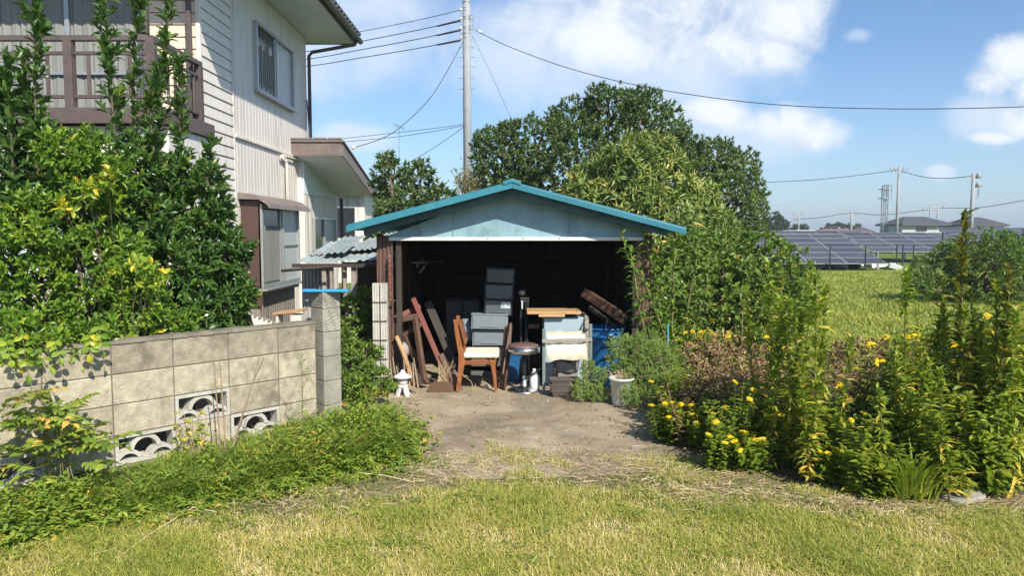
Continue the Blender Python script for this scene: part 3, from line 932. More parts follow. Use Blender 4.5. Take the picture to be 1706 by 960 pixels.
# low picket edging and little box behind the wall
pe = thing('picket_edging', P(410, 540, 8.5), 'low weathered picket edging seen just above the block wall', 'edging')
mb = MB(); a, b_ = P(408, 521, 8.5), P(470, 541, 8.9)
mb.bar(a, b_, .03, .03); mb.build('top_rail', M['greywood'], pe)
for i in range(8):
    p = a.lerp(b_, (i + .3) / 8)
    mb = MB(); mb.bar(p + Vector((0, 0, -.01)), p + Vector((.02, 0, -.42)), .05, .02, (0, 1, 0)); mb.build('picket', M['siding'], pe)
st = thing('small_stand', P(488, 540, 7.6), 'small white stand with pale wooden top behind the wall', 'stand')
mb = MB(); a = P(484, 519, 7.6); mb.box(a, (.30, .22, .02), (0, R(-6), 0)); mb.build('top', M['lightwood'], st, .003)
mb = MB(); p = P(497, 535, 7.6); mb.box((p.x, p.y, a.z / 2 - .02), (.11, .18, a.z - .02)); mb.build('side', M['siding'], st, .003)
mb = MB(); p = P(466, 535, 7.6); mb.box((p.x, p.y, a.z / 2 - .02), (.02, .18, a.z - .02)); mb.build('leg', M['siding'], st, .003)

# ------------------------------------------------------------------ lean-to shed beside the garage
ls = thing('lean_to_shed', (-2.3, 9.6, 0), 'low lean-to shed with patched corrugated roof between house and garage', 'shed')
def corr(mb, o, du, dv, n_, amp, nrm):
    """corrugated sheet: o origin, du across ridges, dv along ridges"""
    vs = []
    for i in range(n_ * 4 + 1):
        t = i / (n_ * 4)
        w = amp * math.sin(2 * math.pi * n_ * t)
        p = Vector(o) + Vector(du) * t + Vector(nrm) * w
        vs += [p, p + Vector(dv)]
    mb.add(vs, [(2 * i, 2 * i + 2, 2 * i + 3, 2 * i + 1) for i in range(n_ * 4)], smooth=True)
mb = MB()
corr(mb, (-2.72, 9.35, 1.235), (1.25, 0, .03), (0, 2.6, .22), 14, .012, (0, 0, 1)); mb.build('roof_sheet', M['corrug'], ls)
mb = MB(); random.seed(9)
for i in range(5):
    a = Vector((-2.7 + i * .26, 9.6 + random.random() * .8, 1.30 + .03 * i)); 
    corr(mb, a, (.3, .05, .02), (random.uniform(-.1, .1), 1.3, .16 + random.uniform(0, .06)), 4, .012, (0, 0, 1))
mb.build('patch_sheet', M['corrug'], ls)
mb = MB(); mb.bb(-2.74, -1.46, 9.33, 9.37, 1.17, 1.215); mb.tube([(-2.80, 9.1, 1.14), (-2.2, 9.15, 1.19)], .018, 8)
mb.build('eave_beam', M['darkwood'], ls)
mb = MB(); corr(mb, (-2.78, 9.9, 0), (.38, 0, 0), (0, 0, 1.15), 8, .014, (0, 1, 0)); mb.build('corrugated_wall', M['greycorr'], ls)
mb = MB()
for pxx, w in ((541, .05), (553, .035), (590, .06)):
    p = P(pxx, 500, 9.4); mb.bb(p.x - w / 2, p.x + w / 2, 9.38, 9.44, 0, 1.17)
mb.bar(P(572, 440, 9.5), P(628, 440, 9.5), .04, .05); mb.bar(P(575, 440, 9.5), P(575, 500, 9.5), .04, .04)
mb.build('post', M['greywood'], ls)
mb = MB(); mb.bb(-2.4, -1.5, 11.6, 11.7, 0, 1.3); mb.build('back_wall', M['darkwood'], ls)
p = P(610, 474, 9.45)
mb = MB(); mb.bar(P(580, 500, 9.6), P(600, 535, 9.6), .05, .03); mb.build('brace', M['brownwood'], ls)

# ------------------------------------------------------------------ garage
GF, GB = 7.5, 11.5
ga = thing('garage', (0, GF, 0), 'small open garage with teal gabled roof and pale blue gable board', 'garage')
GL, GR = -1.33, 1.36
RY0, RY1 = 7.22, 11.9
pk = P(853, 306, RY0); le = P(577, 379, RY0); re_ = P(1143, 383, RY0)
mb = MB()
def roofside(a, b_):   # a eave, b ridge ; sheet with slight ribs
    th = .03
    mb.prism([a, b_, b_ - Vector((0, 0, th)), a - Vector((0, 0, th))], (0, RY1 - RY0, 0))
    for i in range(13):
        p = a + Vector((0, .05 + i * .37, .012)); q = b_ + Vector((0, .05 + i * .37, .012))
        mb.bar(p, q, .03, .03)
pk0 = Vector((pk.x, RY0, pk.z)); le0 = Vector((le.x, RY0, le.z)); re0 = Vector((re_.x, RY0, re_.z))
roofside(le0, pk0); roofside(re0, pk0 + Vector((0, 0, -.0015)))
mb.build('roof', M['teal'], ga)
mb = MB(); th = .056
for e in (le0, re0):
    mb.prism([e + Vector((0, -.02, .012)), pk0 + Vector((0, -.02, .012)), pk0 + Vector((0, -.02, -th + .012)), e + Vector((0, -.02, -th * .85))], (0, .018, 0))
mb.build('fascia', M['teal'], ga, .003)
mb = MB()
kx = P(841, 306, RY0); ky = P(867, 306, RY0)
mb.prism([pk0 + Vector((-.085, -.03, -.018)), pk0 + Vector((0, -.03, .012)), pk0 + Vector((.085, -.03, -.018)), pk0 + Vector((.085, -.03, .022)), pk0 + Vector((0, -.03, .047)), pk0 + Vector((-.085, -.03, .022))], (0, RY1 - RY0 + .03, 0))
mb.build('ridge_cap', M['teal'], ga, .004)
mb = MB()
for e, ap in ((P(606, 392, 7.30), P(853, 327, 7.30)), (P(1112, 394, 7.30), P(853, 327, 7.30))):
    d = Vector((0, 0, .07))
    mb.prism([e, ap, ap + d, e + d], (0, .03, 0))
mb.build('inner_bargeboard', M['tealdark'], ga)
mb = MB(); g0, g1, ga_ = P(638, 396, 7.5), P(1092, 396, 7.5), P(853, 312, 7.5)
mb.prism([g0, g1, ga_], (0, .02, 0)); mb.build('gable_board', M['gable'], ga)
mb = MB()
for q, top_ in ((755, 352), (948, 352)):
    a, b_ = P(q, 394, 7.494), P(q, top_, 7.494); mb = MB(); mb.bar(a, b_, .012, .006, (0, 1, 0)); mb.build('sheet_seam', M['gable'], ga)
mb = MB(); h0, h1 = P(648, 401, 7.47), P(1072, 401, 7.47); hh = P(648, 395, 7.47).z
mb.bb(h0.x, h1.x, 7.45, 7.495, h0.z, hh)
mb.build('header_rail', M['header'], ga, .003)
mb = MB()
for q in (813, 872, 932):
    mb = MB(); p = P(q, 397.5, 7.44); mb.lathe([(.006, 0), (.006, .006), (.001, .007)], (p.x, 7.45, p.z), 8, axis=(0, -1, 0)); mb.build('bolt', M['black'], ga)

hz_ = h0.z
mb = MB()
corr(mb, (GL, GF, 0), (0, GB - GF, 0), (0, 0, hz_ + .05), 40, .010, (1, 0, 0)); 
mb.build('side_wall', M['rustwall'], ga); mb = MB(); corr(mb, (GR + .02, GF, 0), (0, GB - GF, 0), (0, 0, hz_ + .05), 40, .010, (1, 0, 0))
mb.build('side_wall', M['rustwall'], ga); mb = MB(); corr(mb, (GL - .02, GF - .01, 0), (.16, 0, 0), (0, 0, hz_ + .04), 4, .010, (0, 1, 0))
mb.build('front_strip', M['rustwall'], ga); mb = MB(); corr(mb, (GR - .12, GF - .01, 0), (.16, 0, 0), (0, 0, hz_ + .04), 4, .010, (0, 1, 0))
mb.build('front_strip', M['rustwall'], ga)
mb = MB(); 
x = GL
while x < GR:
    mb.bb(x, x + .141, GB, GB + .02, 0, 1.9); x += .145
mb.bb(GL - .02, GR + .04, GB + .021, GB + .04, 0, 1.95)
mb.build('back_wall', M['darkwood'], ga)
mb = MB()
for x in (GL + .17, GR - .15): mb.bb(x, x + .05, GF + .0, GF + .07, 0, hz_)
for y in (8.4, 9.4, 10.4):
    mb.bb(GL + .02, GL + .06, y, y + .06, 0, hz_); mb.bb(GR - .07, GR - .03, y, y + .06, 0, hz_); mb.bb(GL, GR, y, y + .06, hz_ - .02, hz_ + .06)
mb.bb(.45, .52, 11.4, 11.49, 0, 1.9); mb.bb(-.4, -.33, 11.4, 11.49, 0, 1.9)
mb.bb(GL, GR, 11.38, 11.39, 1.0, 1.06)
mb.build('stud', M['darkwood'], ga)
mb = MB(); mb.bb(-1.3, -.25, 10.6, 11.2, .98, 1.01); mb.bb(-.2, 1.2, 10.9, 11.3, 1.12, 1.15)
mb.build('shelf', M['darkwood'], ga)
mb = MB()
a, b_ = P(649, 424, 7.40), P(650, 500, 7.40)
mb.tube([a, P(649, 440, 7.4), b_, P(657, 502, 7.42)], .012, 10); mb.build('pipe', M['copper'], ga)
mb = MB(); random.seed(4)
pts = [P(648 + 7 * math.sin(t * .9), 428 + t * 3.2, 7.38) for t in range(20)] + [P(658 + 6 * math.sin(t), 500 + t * 8, 7.34) for t in range(7)]
mb.tube(pts, .0022, 5)
pts = [P(645, 410, 7.38), P(655, 418, 7.36), P(661, 432, 7.36), P(656, 446, 7.38), P(644, 444, 7.38)]; mb.tube(pts, .002, 5)
mb.build('loose_wire', M['cable'], ga)
# ------------------------------------------------------------------ things in front of and inside the garage
def tb(name, mb, mat, label, cat, loc, bevel=.003, group=None):
    return tag(mb.build(name, mat, bevel=bevel, loc=loc), label, cat, group)


# fluted concrete gate post left of the opening
gp = thing('fluted_post', G(634, 652), 'pale fluted concrete post of stacked blocks left of the garage opening', 'post')
top = P(634, 471, 7.3).z
for pxx in (628, 641):
    mb = MB(); c = P(pxx, 560, 7.3); nblk = 6
    for i in range(nblk):
        z0, z1 = top * i / nblk, top * (i + 1) / nblk - .004
        for q in (-.022, 0, .022):
            mb.box((c.x + q, 7.3, (z0 + z1) / 2), (.0205, .09, z1 - z0), rnd=random.random())
        mb.box((c.x, 7.31, (z0 + z1) / 2), (.06, .085, z1 - z0))
    mb.build('block_column', M['openblock'], gp, .003)
mb = MB(); c = P(634, 560, 7.3); 
for i in range(1, 6):
    mb = MB(); mb.bb(c.x - .072, c.x + .072, 7.247, 7.254, top * i / 6 - .007, top * i / 6 - .002); mb.build('wire_band', M['rustwall'], gp)

# small stone lantern
lp = G(671, 660); lan = thing('stone_lantern', (lp.x, lp.y, 0), 'tiny white stone garden lantern on the ground by the garage', 'lantern')
sx = .0058  # metre per photo px at this depth
mb = MB()
for k in range(4):
    t = math.pi / 4 + k * math.pi / 2
    dx, dy = math.cos(t), math.sin(t)
    mb.bar((lp.x + dx * .030, lp.y + dy * .030, .10), (lp.x + dx * .068, lp.y + dy * .068, 0), .042, .026, (dx, dy, .4))
mb.lathe([(.001, .085), (.052, .087), (.056, .10), (.05, .112), (.001, .113)], (lp.x, lp.y, 0), 14)
mb.build('legs', M['stonewhite'], lan, .004)
mb = MB(); mb.lathe([(.001, .113), (.036, .113), (.048, .13), (.052, .148), (.044, .162), (.048, .166), (.048, .18), (.001, .18)], (lp.x, lp.y, 0), 14)
mb.build('light_chamber', M['stonewhite'], lan)
mb = MB(); mb.lathe([(.001, .179), (.088, .183), (.094, .192), (.07, .205), (.038, .222), (.022, .238), (.018, .243), (.02, .252), (.001, .262)], (lp.x, lp.y, 0), 16)
mb.build('roof_cap', M['stonewhite'], lan)

# leaning brown frame and boards
fl = G(690, 640)
fr_ = thing('wooden_frame', (fl.x, 7.65, 0), 'broken brown wooden frame leaning beside the garage post', 'frame')
for nm, a, b_, w in (('top_rail', P(644, 536, 7.6), P(697, 527, 7.6), .06), ('leg', P(691, 527, 7.6), P(707, 634, 7.52), .055), ('leg', P(648, 536, 7.7), P(662, 640, 7.6), .045), ('middle_rail', P(658, 566, 7.75), P(702, 540, 7.72), .05), ('brace', P(672, 556, 7.75), P(712, 640, 7.6), .05)):
    mb = MB(); mb.bar(a, b_, .045, w); mb.build(nm, M['brownwood'], fr_, .006)
mb = MB(); a, b_ = P(660, 560, 7.42), P(690, 642, 7.38); mb.tube([a, a.lerp(b_, .3) + Vector((.01, 0, 0)), b_], [.022, .024, .026], 8)
tb('bamboo_stick', mb, M['lightwood'], 'thick tan stick leaning against the brown frame', 'stick', b_, 0)
for i, (a, b_, mt, w, lb) in enumerate([
        (P(688, 497, 8.0), P(752, 648, 7.55), 'redwood', .055, 'long red brown lacquered board leaning left of the chair'),
        (P(655, 533, 8.0), P(700, 510, 8.1), 'redwood', .06, 'short red board wedged behind the brown frame'),
        (P(712, 503, 8.3), P(760, 615, 7.9), 'darkwood', .09, 'dark brown plank leaning behind the red board'),
        (P(735, 590, 7.7), P(768, 655, 7.5), 'brownwood', .07, 'brown plank slanting down beside the chair leg'),
        (P(668, 600, 7.9), P(720, 650, 7.8), 'darkwood', .10, 'dark rotten board low behind the lantern')]):
    mb = MB(); mb.bar(a, b_, w, .028, (0, -1, .5)); tb('leaning_board', mb, M[mt], lb, 'board', b_, .006)
mb = MB(); a = P(712, 643, 7.4)
K = 12; vs = []
for i in range(K + 1):
    t = math.pi * i / K; x = a.x + .13 - .13 * math.cos(t); zz = .02 + .14 * math.sin(t) * (.7 + .3 * i / K)
    vs += [(x, 7.40, 0), (x, 7.40, zz), (x, 7.62, zz * .8)]
fs = []
for i in range(K): fs += [(3 * i, 3 * i + 3, 3 * i + 4, 3 * i + 1), (3 * i + 1, 3 * i + 4, 3 * i + 5, 3 * i + 2)]
mb.add(vs, fs, smooth=False)
tb('broken_basket', mb, M['brownwood'], 'collapsed brown basket lying on the ground under the boards', 'basket', a, 0)
mb = MB(); random.seed(8)
for i in range(26):
    c = P(738 + random.uniform(-9, 9), 636, 7.4); t = P(742 + random.uniform(-12, 14), random.uniform(598, 622), 7.36)
    mb.tube([c, c.lerp(t, .5) + Vector((random.uniform(-.015, .015), 0, 0)), t], [.004, .003, .002], 4)
tb('straw_bundle', mb, M['straw'], 'small upright bundle of dry straw stalks by the boards', 'straw', G(740, 640), 0)
mb = MB(); c = P(668, 585, 7.75); mb.lathe([(.001, 0), (.09, 0), (.10, .02), (.085, .10), (.03, .13), (.001, .132)], (c.x, c.y, c.z), 18, axis=(0, -1, .3))
tb('round_grey_pan', mb, M['basin'], 'round grey pan propped up behind the stone lantern', 'pan', c, 0)
mb = MB()
for i in range(7):
    a = P(655 + i * 7, 648, 7.32); b_ = P(650 + i * 7 + random.uniform(-5, 5), random.uniform(590, 618), 7.4)
    mb.tube([a, b_], [.010, .006], 5)
tb('kindling', mb, M['drystem'], 'few split sticks standing behind the stone lantern', 'sticks', G(670, 648), 0)

# wooden chair, side on, facing right
Yc = 7.42
chair = thing('dining_chair', G(795, 653), 'varnished wooden dining chair with worn cream cushion, seen side on', 'chair')
def CP(px, py, dy=0): 
    p = P(px, py, Yc); return Vector((p.x, Yc + dy, p.z))
seatz = CP(800, 596).z
for dy, tx in ((0, 0), (.36, 0)):
    mb = MB()
    pts = [CP(758, 533), CP(762, 560), CP(768, 590), CP(769, 602), CP(767, 622), CP(762, 653)]
    pts = [Vector((p.x, Yc + dy, max(p.z, .007))) for p in pts]
    ws = [.036, .044, .056, .066, .05, .034]
    vs = []
    for p, w in zip(pts, ws):
        vs += [p + Vector((-w / 2, 0, 0)), p + Vector((w / 2, 0, 0)), p + Vector((w / 2, .028, 0)), p + Vector((-w / 2, .028, 0))]
    fs = [(0, 3, 2, 1), tuple(range(len(vs) - 4, len(vs)))]
    for i in range(len(pts) - 1):
        for k in range(4): fs.append((4 * i + k, 4 * i + (k + 1) % 4, 4 * i + 4 + (k + 1) % 4, 4 * i + 4 + k))
    mb.add(vs, fs); mb.build('rear_leg', M['chairwood'], chair, .005)
    mb = MB()
    a, b_ = CP(820, 601), CP(826, 653)
    vs = []
    for p, w in ((a, .05), (CP(824, 630), .036), (Vector((b_.x, Yc, .007)), .026)):
        vs += [Vector((p.x - w / 2, Yc + dy, p.z)), Vector((p.x + w / 2, Yc + dy, p.z)), Vector((p.x + w / 2, Yc + dy + .028, p.z)), Vector((p.x - w / 2, Yc + dy + .028, p.z))]
    fs = [(0, 3, 2, 1), (8, 9, 10, 11)]
    for i in range(2):
        for k in range(4): fs.append((4 * i + k, 4 * i + (k + 1) % 4, 4 * i + 4 + (k + 1) % 4, 4 * i + 4 + k))
    mb.add(vs, fs); mb.build('front_leg', M['chairwood'], chair, .005)
    mb = MB(); a, b_ = CP(771, 605), CP(820, 604)
    mb.bar(Vector((a.x, Yc + dy + .013, a.z)), Vector((b_.x, Yc + dy + .013, b_.z)), .018, .045); mb.build('seat_rail', M['chairwood'], chair, .004)
mb = MB(); a = CP(821, 604); mb.bb(a.x - .012, a.x + .008, Yc + .03, Yc + .36, a.z - .022, a.z + .022); mb.build('seat_rail', M['chairwood'], chair, .004)
mb = MB(); c0, c1 = CP(772, 598), CP(831, 586)
mb.bb(c0.x, c1.x, Yc - .012, Yc + .395, seatz - .006, seatz + .046)
cu = mb.build('cushion', M['cushion'], chair, .02, segs=4)
mb = MB(); a, b_, = CP(766, 540), CP(776, 585)
mb.prism([(a.x - .012, Yc + .03, a.z), (a.x + .008, Yc + .03, a.z), (b_.x + .002, Yc + .03, b_.z + .06), (b_.x - .016, Yc + .03, b_.z + .06)], (0, .33, 0))
mb.build('backrest', M['chairwood'], chair, .004)

# folded chair leaning behind
fc = thing('folded_chair', G(842, 650), 'dark brown folded chair standing between chair and stool', 'chair')
for i, (tx, bx, m_) in enumerate(((851, 840, 'brownwood'), (847, 836, 'darkwood'), (843, 831, 'brownwood'))):
    mb = MB(); a, b_ = P(tx, 538 + i * 3, 7.75 + i * .05), P(bx, 648, 7.5 + i * .05); b_.z = .01
    mb.tube([b_, b_.lerp(a, .5) + Vector((.012, 0, 0)), b_.lerp(a, .93), a], [.014, .018, .02, .012], 8); mb.build('leg' if i != 1 else 'slat', M[m_], fc)
mb = MB(); a, b_ = P(849, 560, 7.8), P(838, 630, 7.62); mb.bar(a, b_, .35, .02, (1, 0, 0)); mb.build('seat', M['brownwood'], fc, .004)

# storage drawers, each box its own thing
def drawer(px0, px1, py0, py1, Y, mats, label, deg, rim=True, tagd=False, group='stacked storage drawers'):
    a, b_ = P(px0, py1, Y), P(px1, py0, Y)
    t = thing('storage_drawer', (a.x, Y, a.z), label, 'drawer', group)
    w, h = b_.x - a.x, b_.z - a.z
    Mt = Matrix.Translation(Vector((a.x, Y, a.z))) @ Matrix.Rotation(R(deg), 4, 'Y') @ Matrix.Translation(-Vector((a.x, Y, a.z)))
    def fin(mb, nm, m, bv=.004):
        mb.v = [tuple(Mt @ Vector(v)) for v in mb.v]; return mb.build(nm, m, t, bv)
    mb = MB()
    mb.bb(a.x, b_.x, Y, Y + .38, a.z + .001, a.z + h * .93); fin(mb, 'case', M[mats[1]])
    mb = MB()
    # tapered front
    x0, x1, z0, z1 = a.x, b_.x, a.z + h * .05, a.z + h * .90
    mb.prism([(x0 + .012, Y - .012, z1), (x1 - .012, Y - .012, z1), (x1 - .022, Y - .012, z0), (x0 + .022, Y - .012, z0)], (0, .014, 0)); f = fin(mb, 'front', M[mats[0]])
    mb = MB(); mb.bb(x0 + w * .25, x1 - w * .25, Y - .020, Y - .0125, z0 + h * .12, z0 + h * .2); fin(mb, 'handle', M[mats[0]], .002)
    if rim:
        mb = MB(); mb.bb(x0 - .004, x1 + .004, Y - .018, Y + .385, a.z + h * .93, a.z + h * .995); fin(mb, 'rim', M[mats[1]])
    if tagd:
        mb = MB(); mb.bb(x1 - w * .40, x1 - w * .08, Y - .0145, Y - .0122, z0 + h * .42, z1 - h * .06); fin(mb, 'sticker', M['sticker'], 0)
        mb = MB()
        sx0 = x1 - w * .38
        for r_ in range(3): mb.bb(sx0, sx0 + w * (.13 - .03 * r_), Y - .0158, Y - .0146, z0 + h * (.50 + .09 * r_), z0 + h * (.53 + .09 * r_))
        mb.lathe([(.012, 0), (.012, .001), (.007, .001), (.007, 0)], (x1 - w * .15, Y - .0148, z0 + h * .62), 14, axis=(0, -1, 0))
        fin(mb, 'sticker_print', M['stickerink'], 0)
    return t
drawer(783, 836, 616, 646, 8.2, ('darkdrawer', 'black'), 'dark storage drawer lowest in the stack, behind the chair legs', 0, False)
drawer(783, 836, 579, 612, 8.2, ('darkdrawer', 'black'), 'dark storage drawer second from the bottom of the stack', 0, True)
drawer(787, 842, 550, 577, 8.2, ('palebin', 'palebin'), 'pale blue grey storage bin right above the dark drawers', 0, True)
drawer(785, 846, 523, 549, 8.15, ('palebin', 'palebin'), 'pale storage bin directly under the smoky drawers', 1, True)
drawer(806, 853, 498, 525, 8.2, ('greydrawer', 'black'), 'smoky grey drawer with a sticker on its front', 2.0, True, True)
drawer(807, 855, 472, 498, 8.2, ('greydrawer', 'black'), 'smoky grey drawer between topmost and stickered drawers', 2.0)
drawer(809, 857, 445, 471, 8.2, ('greydrawer', 'black'), 'smoky grey drawer topmost of the stack', 3.0)
mb = MB(); a = P(776, 552, 8.4); mb.lathe([(.001, -.1), (.10, -.09), (.14, .0), (.12, .10), (.03, .15), (.001, .15)], a, 8, smooth=False)
tb('crumpled_bin_bag', mb, M['palebin'], 'pale plastic sack bulging left of the storage bins', 'sack', a, 0)

# folded easel / tripod
ez = thing('folded_easel', G(876, 640), 'black folded stand with round knob, upright behind the stool', 'stand')
for i, (tx, bx) in enumerate(((868, 868), (875, 882), (880, 872))):
    mb = MB(); a, b_ = P(tx, 497, 8.1), P(bx, 640, 7.9); b_.z = .01; mb.tube([b_, a], .011, 8); mb.build('leg', M['black'], ez)
mb = MB(); a = P(870, 488, 8.1); mb.lathe([(.001, -.03), (.03, -.02), (.034, 0), (.03, .02), (.001, .03)], a, 14); mb.build('knob', M['greywood'], ez)
mb = MB(); a = P(874, 500, 8.1); mb.box(a, (.10, .05, .06)); mb.build('bracket', M['black'], ez, .006)
mb = MB(); a = P(870, 508, 8.04); mb.box(a, (.014, .01, .09)); mb.build('label_strip', M['sticker'], ez)

# bar stool
sp_ = G(873, 652); bs = thing('round_stool', (sp_.x, sp_.y, 0), 'round stool with brown seat and chrome pedestal base', 'stool')
zt = P(873, 573, sp_.y).z
mb = MB(); mb.lathe([(.001, zt + .006), (.10, zt + .004), (.142, zt - .004), (.155, zt - .022), (.155, zt - .03)], (sp_.x, sp_.y, 0), 32); mb.build('seat', M['vinyl'], bs)
mb = MB(); mb.lathe([(.150, zt - .03), (.160, zt - .031), (.160, zt - .085), (.150, zt - .09), (.02, zt - .09)], (sp_.x, sp_.y, 0), 32); mb.build('seat_band', M['chrome'], bs)
mb = MB(); mb.tube([(sp_.x, sp_.y, .1), (sp_.x, sp_.y, zt - .08)], .022, 14); mb.build('column', M['black'], bs)
mb = MB(); mb.lathe([(.165, .007), (.168, .014), (.15, .022), (.08, .04), (.04, .055), (.034, .06), (.03, .12), (.0265, .125), (.0265, .16)], (sp_.x, sp_.y, 0), 36); mb.build('base', M['chrome'], bs)

mb = MB(); a = G(889, 643)
mb.lathe([(.001, .006), (.045, .007), (.050, .015), (.050, .13), (.044, .16), (.018, .20), (.016, .205), (.018, .21), (.018, .225), (.001, .226)], (a.x, 7.52, 0), 16)
tb('white_jug', mb, M['jug'], 'white plastic jug on the floor beside the stool column', 'jug', (a.x, 7.75, 0), 0)
mb = MB(); a = P(860, 625, 8.0); mb.bb(a.x - .09, a.x + .07, 7.95, 8.2, .01, .28); 
tb('dark_crate', mb, M['bluebin'], 'dark blue crate in shadow behind the stool', 'crate', (a.x, 8, 0))

# pale cabinet with the table top lying on it
a, b_ = P(906, 655, 7.75), P(981, 530, 7.75)
cab = thing('pale_cabinet', (a.x, 7.75, 0), 'pale blue enamel cabinet under the loose table top', 'cabinet')
mb = MB(); mb.bb(a.x, b_.x - .045, 7.77, 8.25, .006, b_.z); mb.build('body', M['palepanel'], cab, .01)
mb = MB(); mb.bb(b_.x - .044, b_.x, 7.74, 8.25, .006, b_.z + .012); mb.build('side_post', M['greywood'], cab, .005)
mb = MB(); mb.tube([P(975, 533, 7.74), P(962, 560, 7.74)], .006, 6); mb.build('black_strap', M['cable'], cab)
mb = MB(); cz = b_.z + .014
x0, x1 = P(878, 520, 7.75).x, P(968, 520, 7.75).x
mb.bb(x0, x1, 7.72, 8.1, cz, cz + .028); mb.bb(x0 + .12, x1 - .17, 7.715, 8.05, cz - .055 + .028, cz - .001)
mb.v = [tuple(Vector(v) + Vector((0, -.01, .028))) for v in mb.v]
tb('table_top', mb, M['lightwood'], 'small orange wooden table top lying on the pale cabinet', 'table top', (x0, 7.72, cz))
mb = MB(); mb.bb(x0 + .02, x0 + .14, 8.0, 8.04, cz - .16, cz - .11); tb('short_plank', mb, M['brownwood'], 'short brown plank end beside the pale cabinet', 'plank', (x0, 8, cz - .14))

# folding canvas seat frame
cf = thing('canvas_folding_seat', G(945, 658), 'folded garden seat with cream canvas panels and grey green frame', 'folding seat')
Yq = 7.38
def cloth(px0, px1, py0, py1, ripple, bow=.01):
    mb = MB(); K, L_ = 26, 8; vs = []
    for j in range(L_ + 1):
        for i in range(K + 1):
            p = P(px0 + (px1 - px0) * i / K + (3 * j / L_), py0 + (py1 - py0) * j / L_ + 2 * math.sin(i * .5) * .4, Yq)
            p.y = Yq + ripple * math.sin(i * .9 + j * .9) + bow * math.sin(math.pi * j / L_)
            vs.append(p)
    fs = [(j * (K + 1) + i, j * (K + 1) + i + 1, (j + 1) * (K + 1) + i + 1, (j + 1) * (K + 1) + i) for j in range(L_) for i in range(K)]
    mb.add(vs, fs, smooth=True); return mb
cloth(910, 973, 552, 566, .003).build('upper_canvas', M['canvas'], cf)
cloth(910, 976, 572, 600, .006, -.02).build('seat_canvas', M['canvas'], cf)
mb = MB(); mb.bar(P(903, 568.5, Yq - .02), P(986, 566, Yq - .02), .035, .035); mb.build('armrest', M['greywood'], cf, .005)
for (q0, q1, y0_, y1_) in ((906, 906, 548, 660), (984, 984, 540, 655)):
    mb = MB(); a, b_ = P(q0, y0_, Yq + .02), P(q1, y1_, Yq + .02); b_.z = .008; mb.bar(a, b_, .03, .022, (0, 1, 0)); mb.build('leg', M['greenpaint'], cf, .003)
mb = MB(); mb.tube([P(860, 641, 7.5), P(905, 612, 7.42), P(930, 600, 7.42), P(952, 604, 7.45)], .009, 8); mb.build('crossbar', M['black'], cf)
mb = MB(); mb.tube([P(925, 604, 7.5), P(922, 630, 7.5), P(924, 655, 7.5)], .008, 8); mb.build('strut', M['black'], cf)
mb = MB(); a = P(974, 550, Yq); mb.lathe([(.001, -.02), (.02, -.015), (.024, 0), (.018, .018), (.001, .02)], a, 10); mb.build('knob', M['black'], cf)

# basin and planters
bc = P(945, 630, 7.62); mb = MB()
z0 = .175
mb.lathe([(.001, z0 + .005), (.105, z0), (.12, z0 + .09), (.128, z0 + .13), (.136, z0 + .135), (.136, z0 + .145), (.124, z0 + .145), (.112, z0 + .06), (.1, z0 + .02), (.001, z0 + .018)], (bc.x, 7.62, 0), 28)
tb('plastic_basin', mb, M['basin'], 'grey plastic basin behind the brown planters', 'basin', (bc.x, 7.62, z0), 0)
mb = MB(); mb.bb(bc.x - .1, bc.x + .1, 7.53, 7.75, .007, z0 - .002); tb('support_block', mb, M['greywood'], 'weathered block under the grey basin', 'block', (bc.x, 7.6, 0))
for k, (w, z0, yo) in enumerate(((.125, .007, 0), (.145, .068, .004), (.135, .12, -.003))):
    pc_ = P(940, 650, 7.22)
    mb = MB()
    for (s0, s1, za, zb) in ((.86, 1.0, z0, z0 + .052), (1.06, 1.08, z0 + .052, z0 + .064)):
        vs = [(pc_.x + sgx * w * s * (1), 7.25 + sgy * .075 * s + yo, zz) for s, zz in ((s0, za), (s1, zb)) for sgx, sgy in ((-1, -1), (1, -1), (1, 1), (-1, 1))]
        mb.add(vs, [(0, 3, 2, 1), (4, 5, 6, 7), (0, 1, 5, 4), (1, 2, 6, 5), (2, 3, 7, 6), (3, 0, 4, 7)])
    tb('planter_box', mb, M['planter'], ('brown plastic planter box at the bottom of the small stack', 'brown plastic planter box in the middle of the small stack', 'brown plastic planter box on top of the small stack')[k], 'planter', (pc_.x, 7.25, z0), .004, 'stacked brown planter boxes')

# blue barrel
a = P(1010, 612, 7.85); mb = MB()
zt = P(1010, 549, 7.7).z
mb.lathe([(.001, .007), (.175, .008), (.185, .03), (.20, zt * .5), (.212, zt - .09), (.222, zt - .085), (.222, zt - .06), (.214, zt - .055), (.216, zt - .01), (.226, zt - .005), (.226, zt + .012), (.212, zt + .012), (.2, zt - .1), (.18, .05), (.001, .045)], (a.x, 7.85, 0), 36)
tb('blue_barrel', mb, M['bluebin'], 'big round blue plastic bin in the right corner of the garage', 'bin', (a.x, 7.85, 0), 0)
# slatted boards sticking out
for i, (a, b_, lb) in enumerate(((P(974, 483, 8.0), P(1047, 530, 7.6), 'upper long brown slat slanting above the blue bin'), (P(970, 490, 8.0), P(1041, 538, 7.6), 'lower long brown slat slanting above the blue bin'), (P(982, 512, 8.1), P(1030, 548, 7.75), 'dark slat slanting under the two brown slats'))):
    mb = MB(); mb.bar(a, b_, .035, .045); tb('long_board', mb, M['brownwood' if i < 2 else 'darkwood'], lb, 'slat', b_, .003, 'long slats over the blue bin' )
mb = MB(); mb.tube([P(1012, 532, 7.7), P(1008, 555, 7.66), P(1016, 575, 7.62)], .003, 5); tb('bent_wire', mb, M['steel'], 'thin bent wire hanging in front of the blue bin', 'wire', P(1012, 532, 7.7), 0)

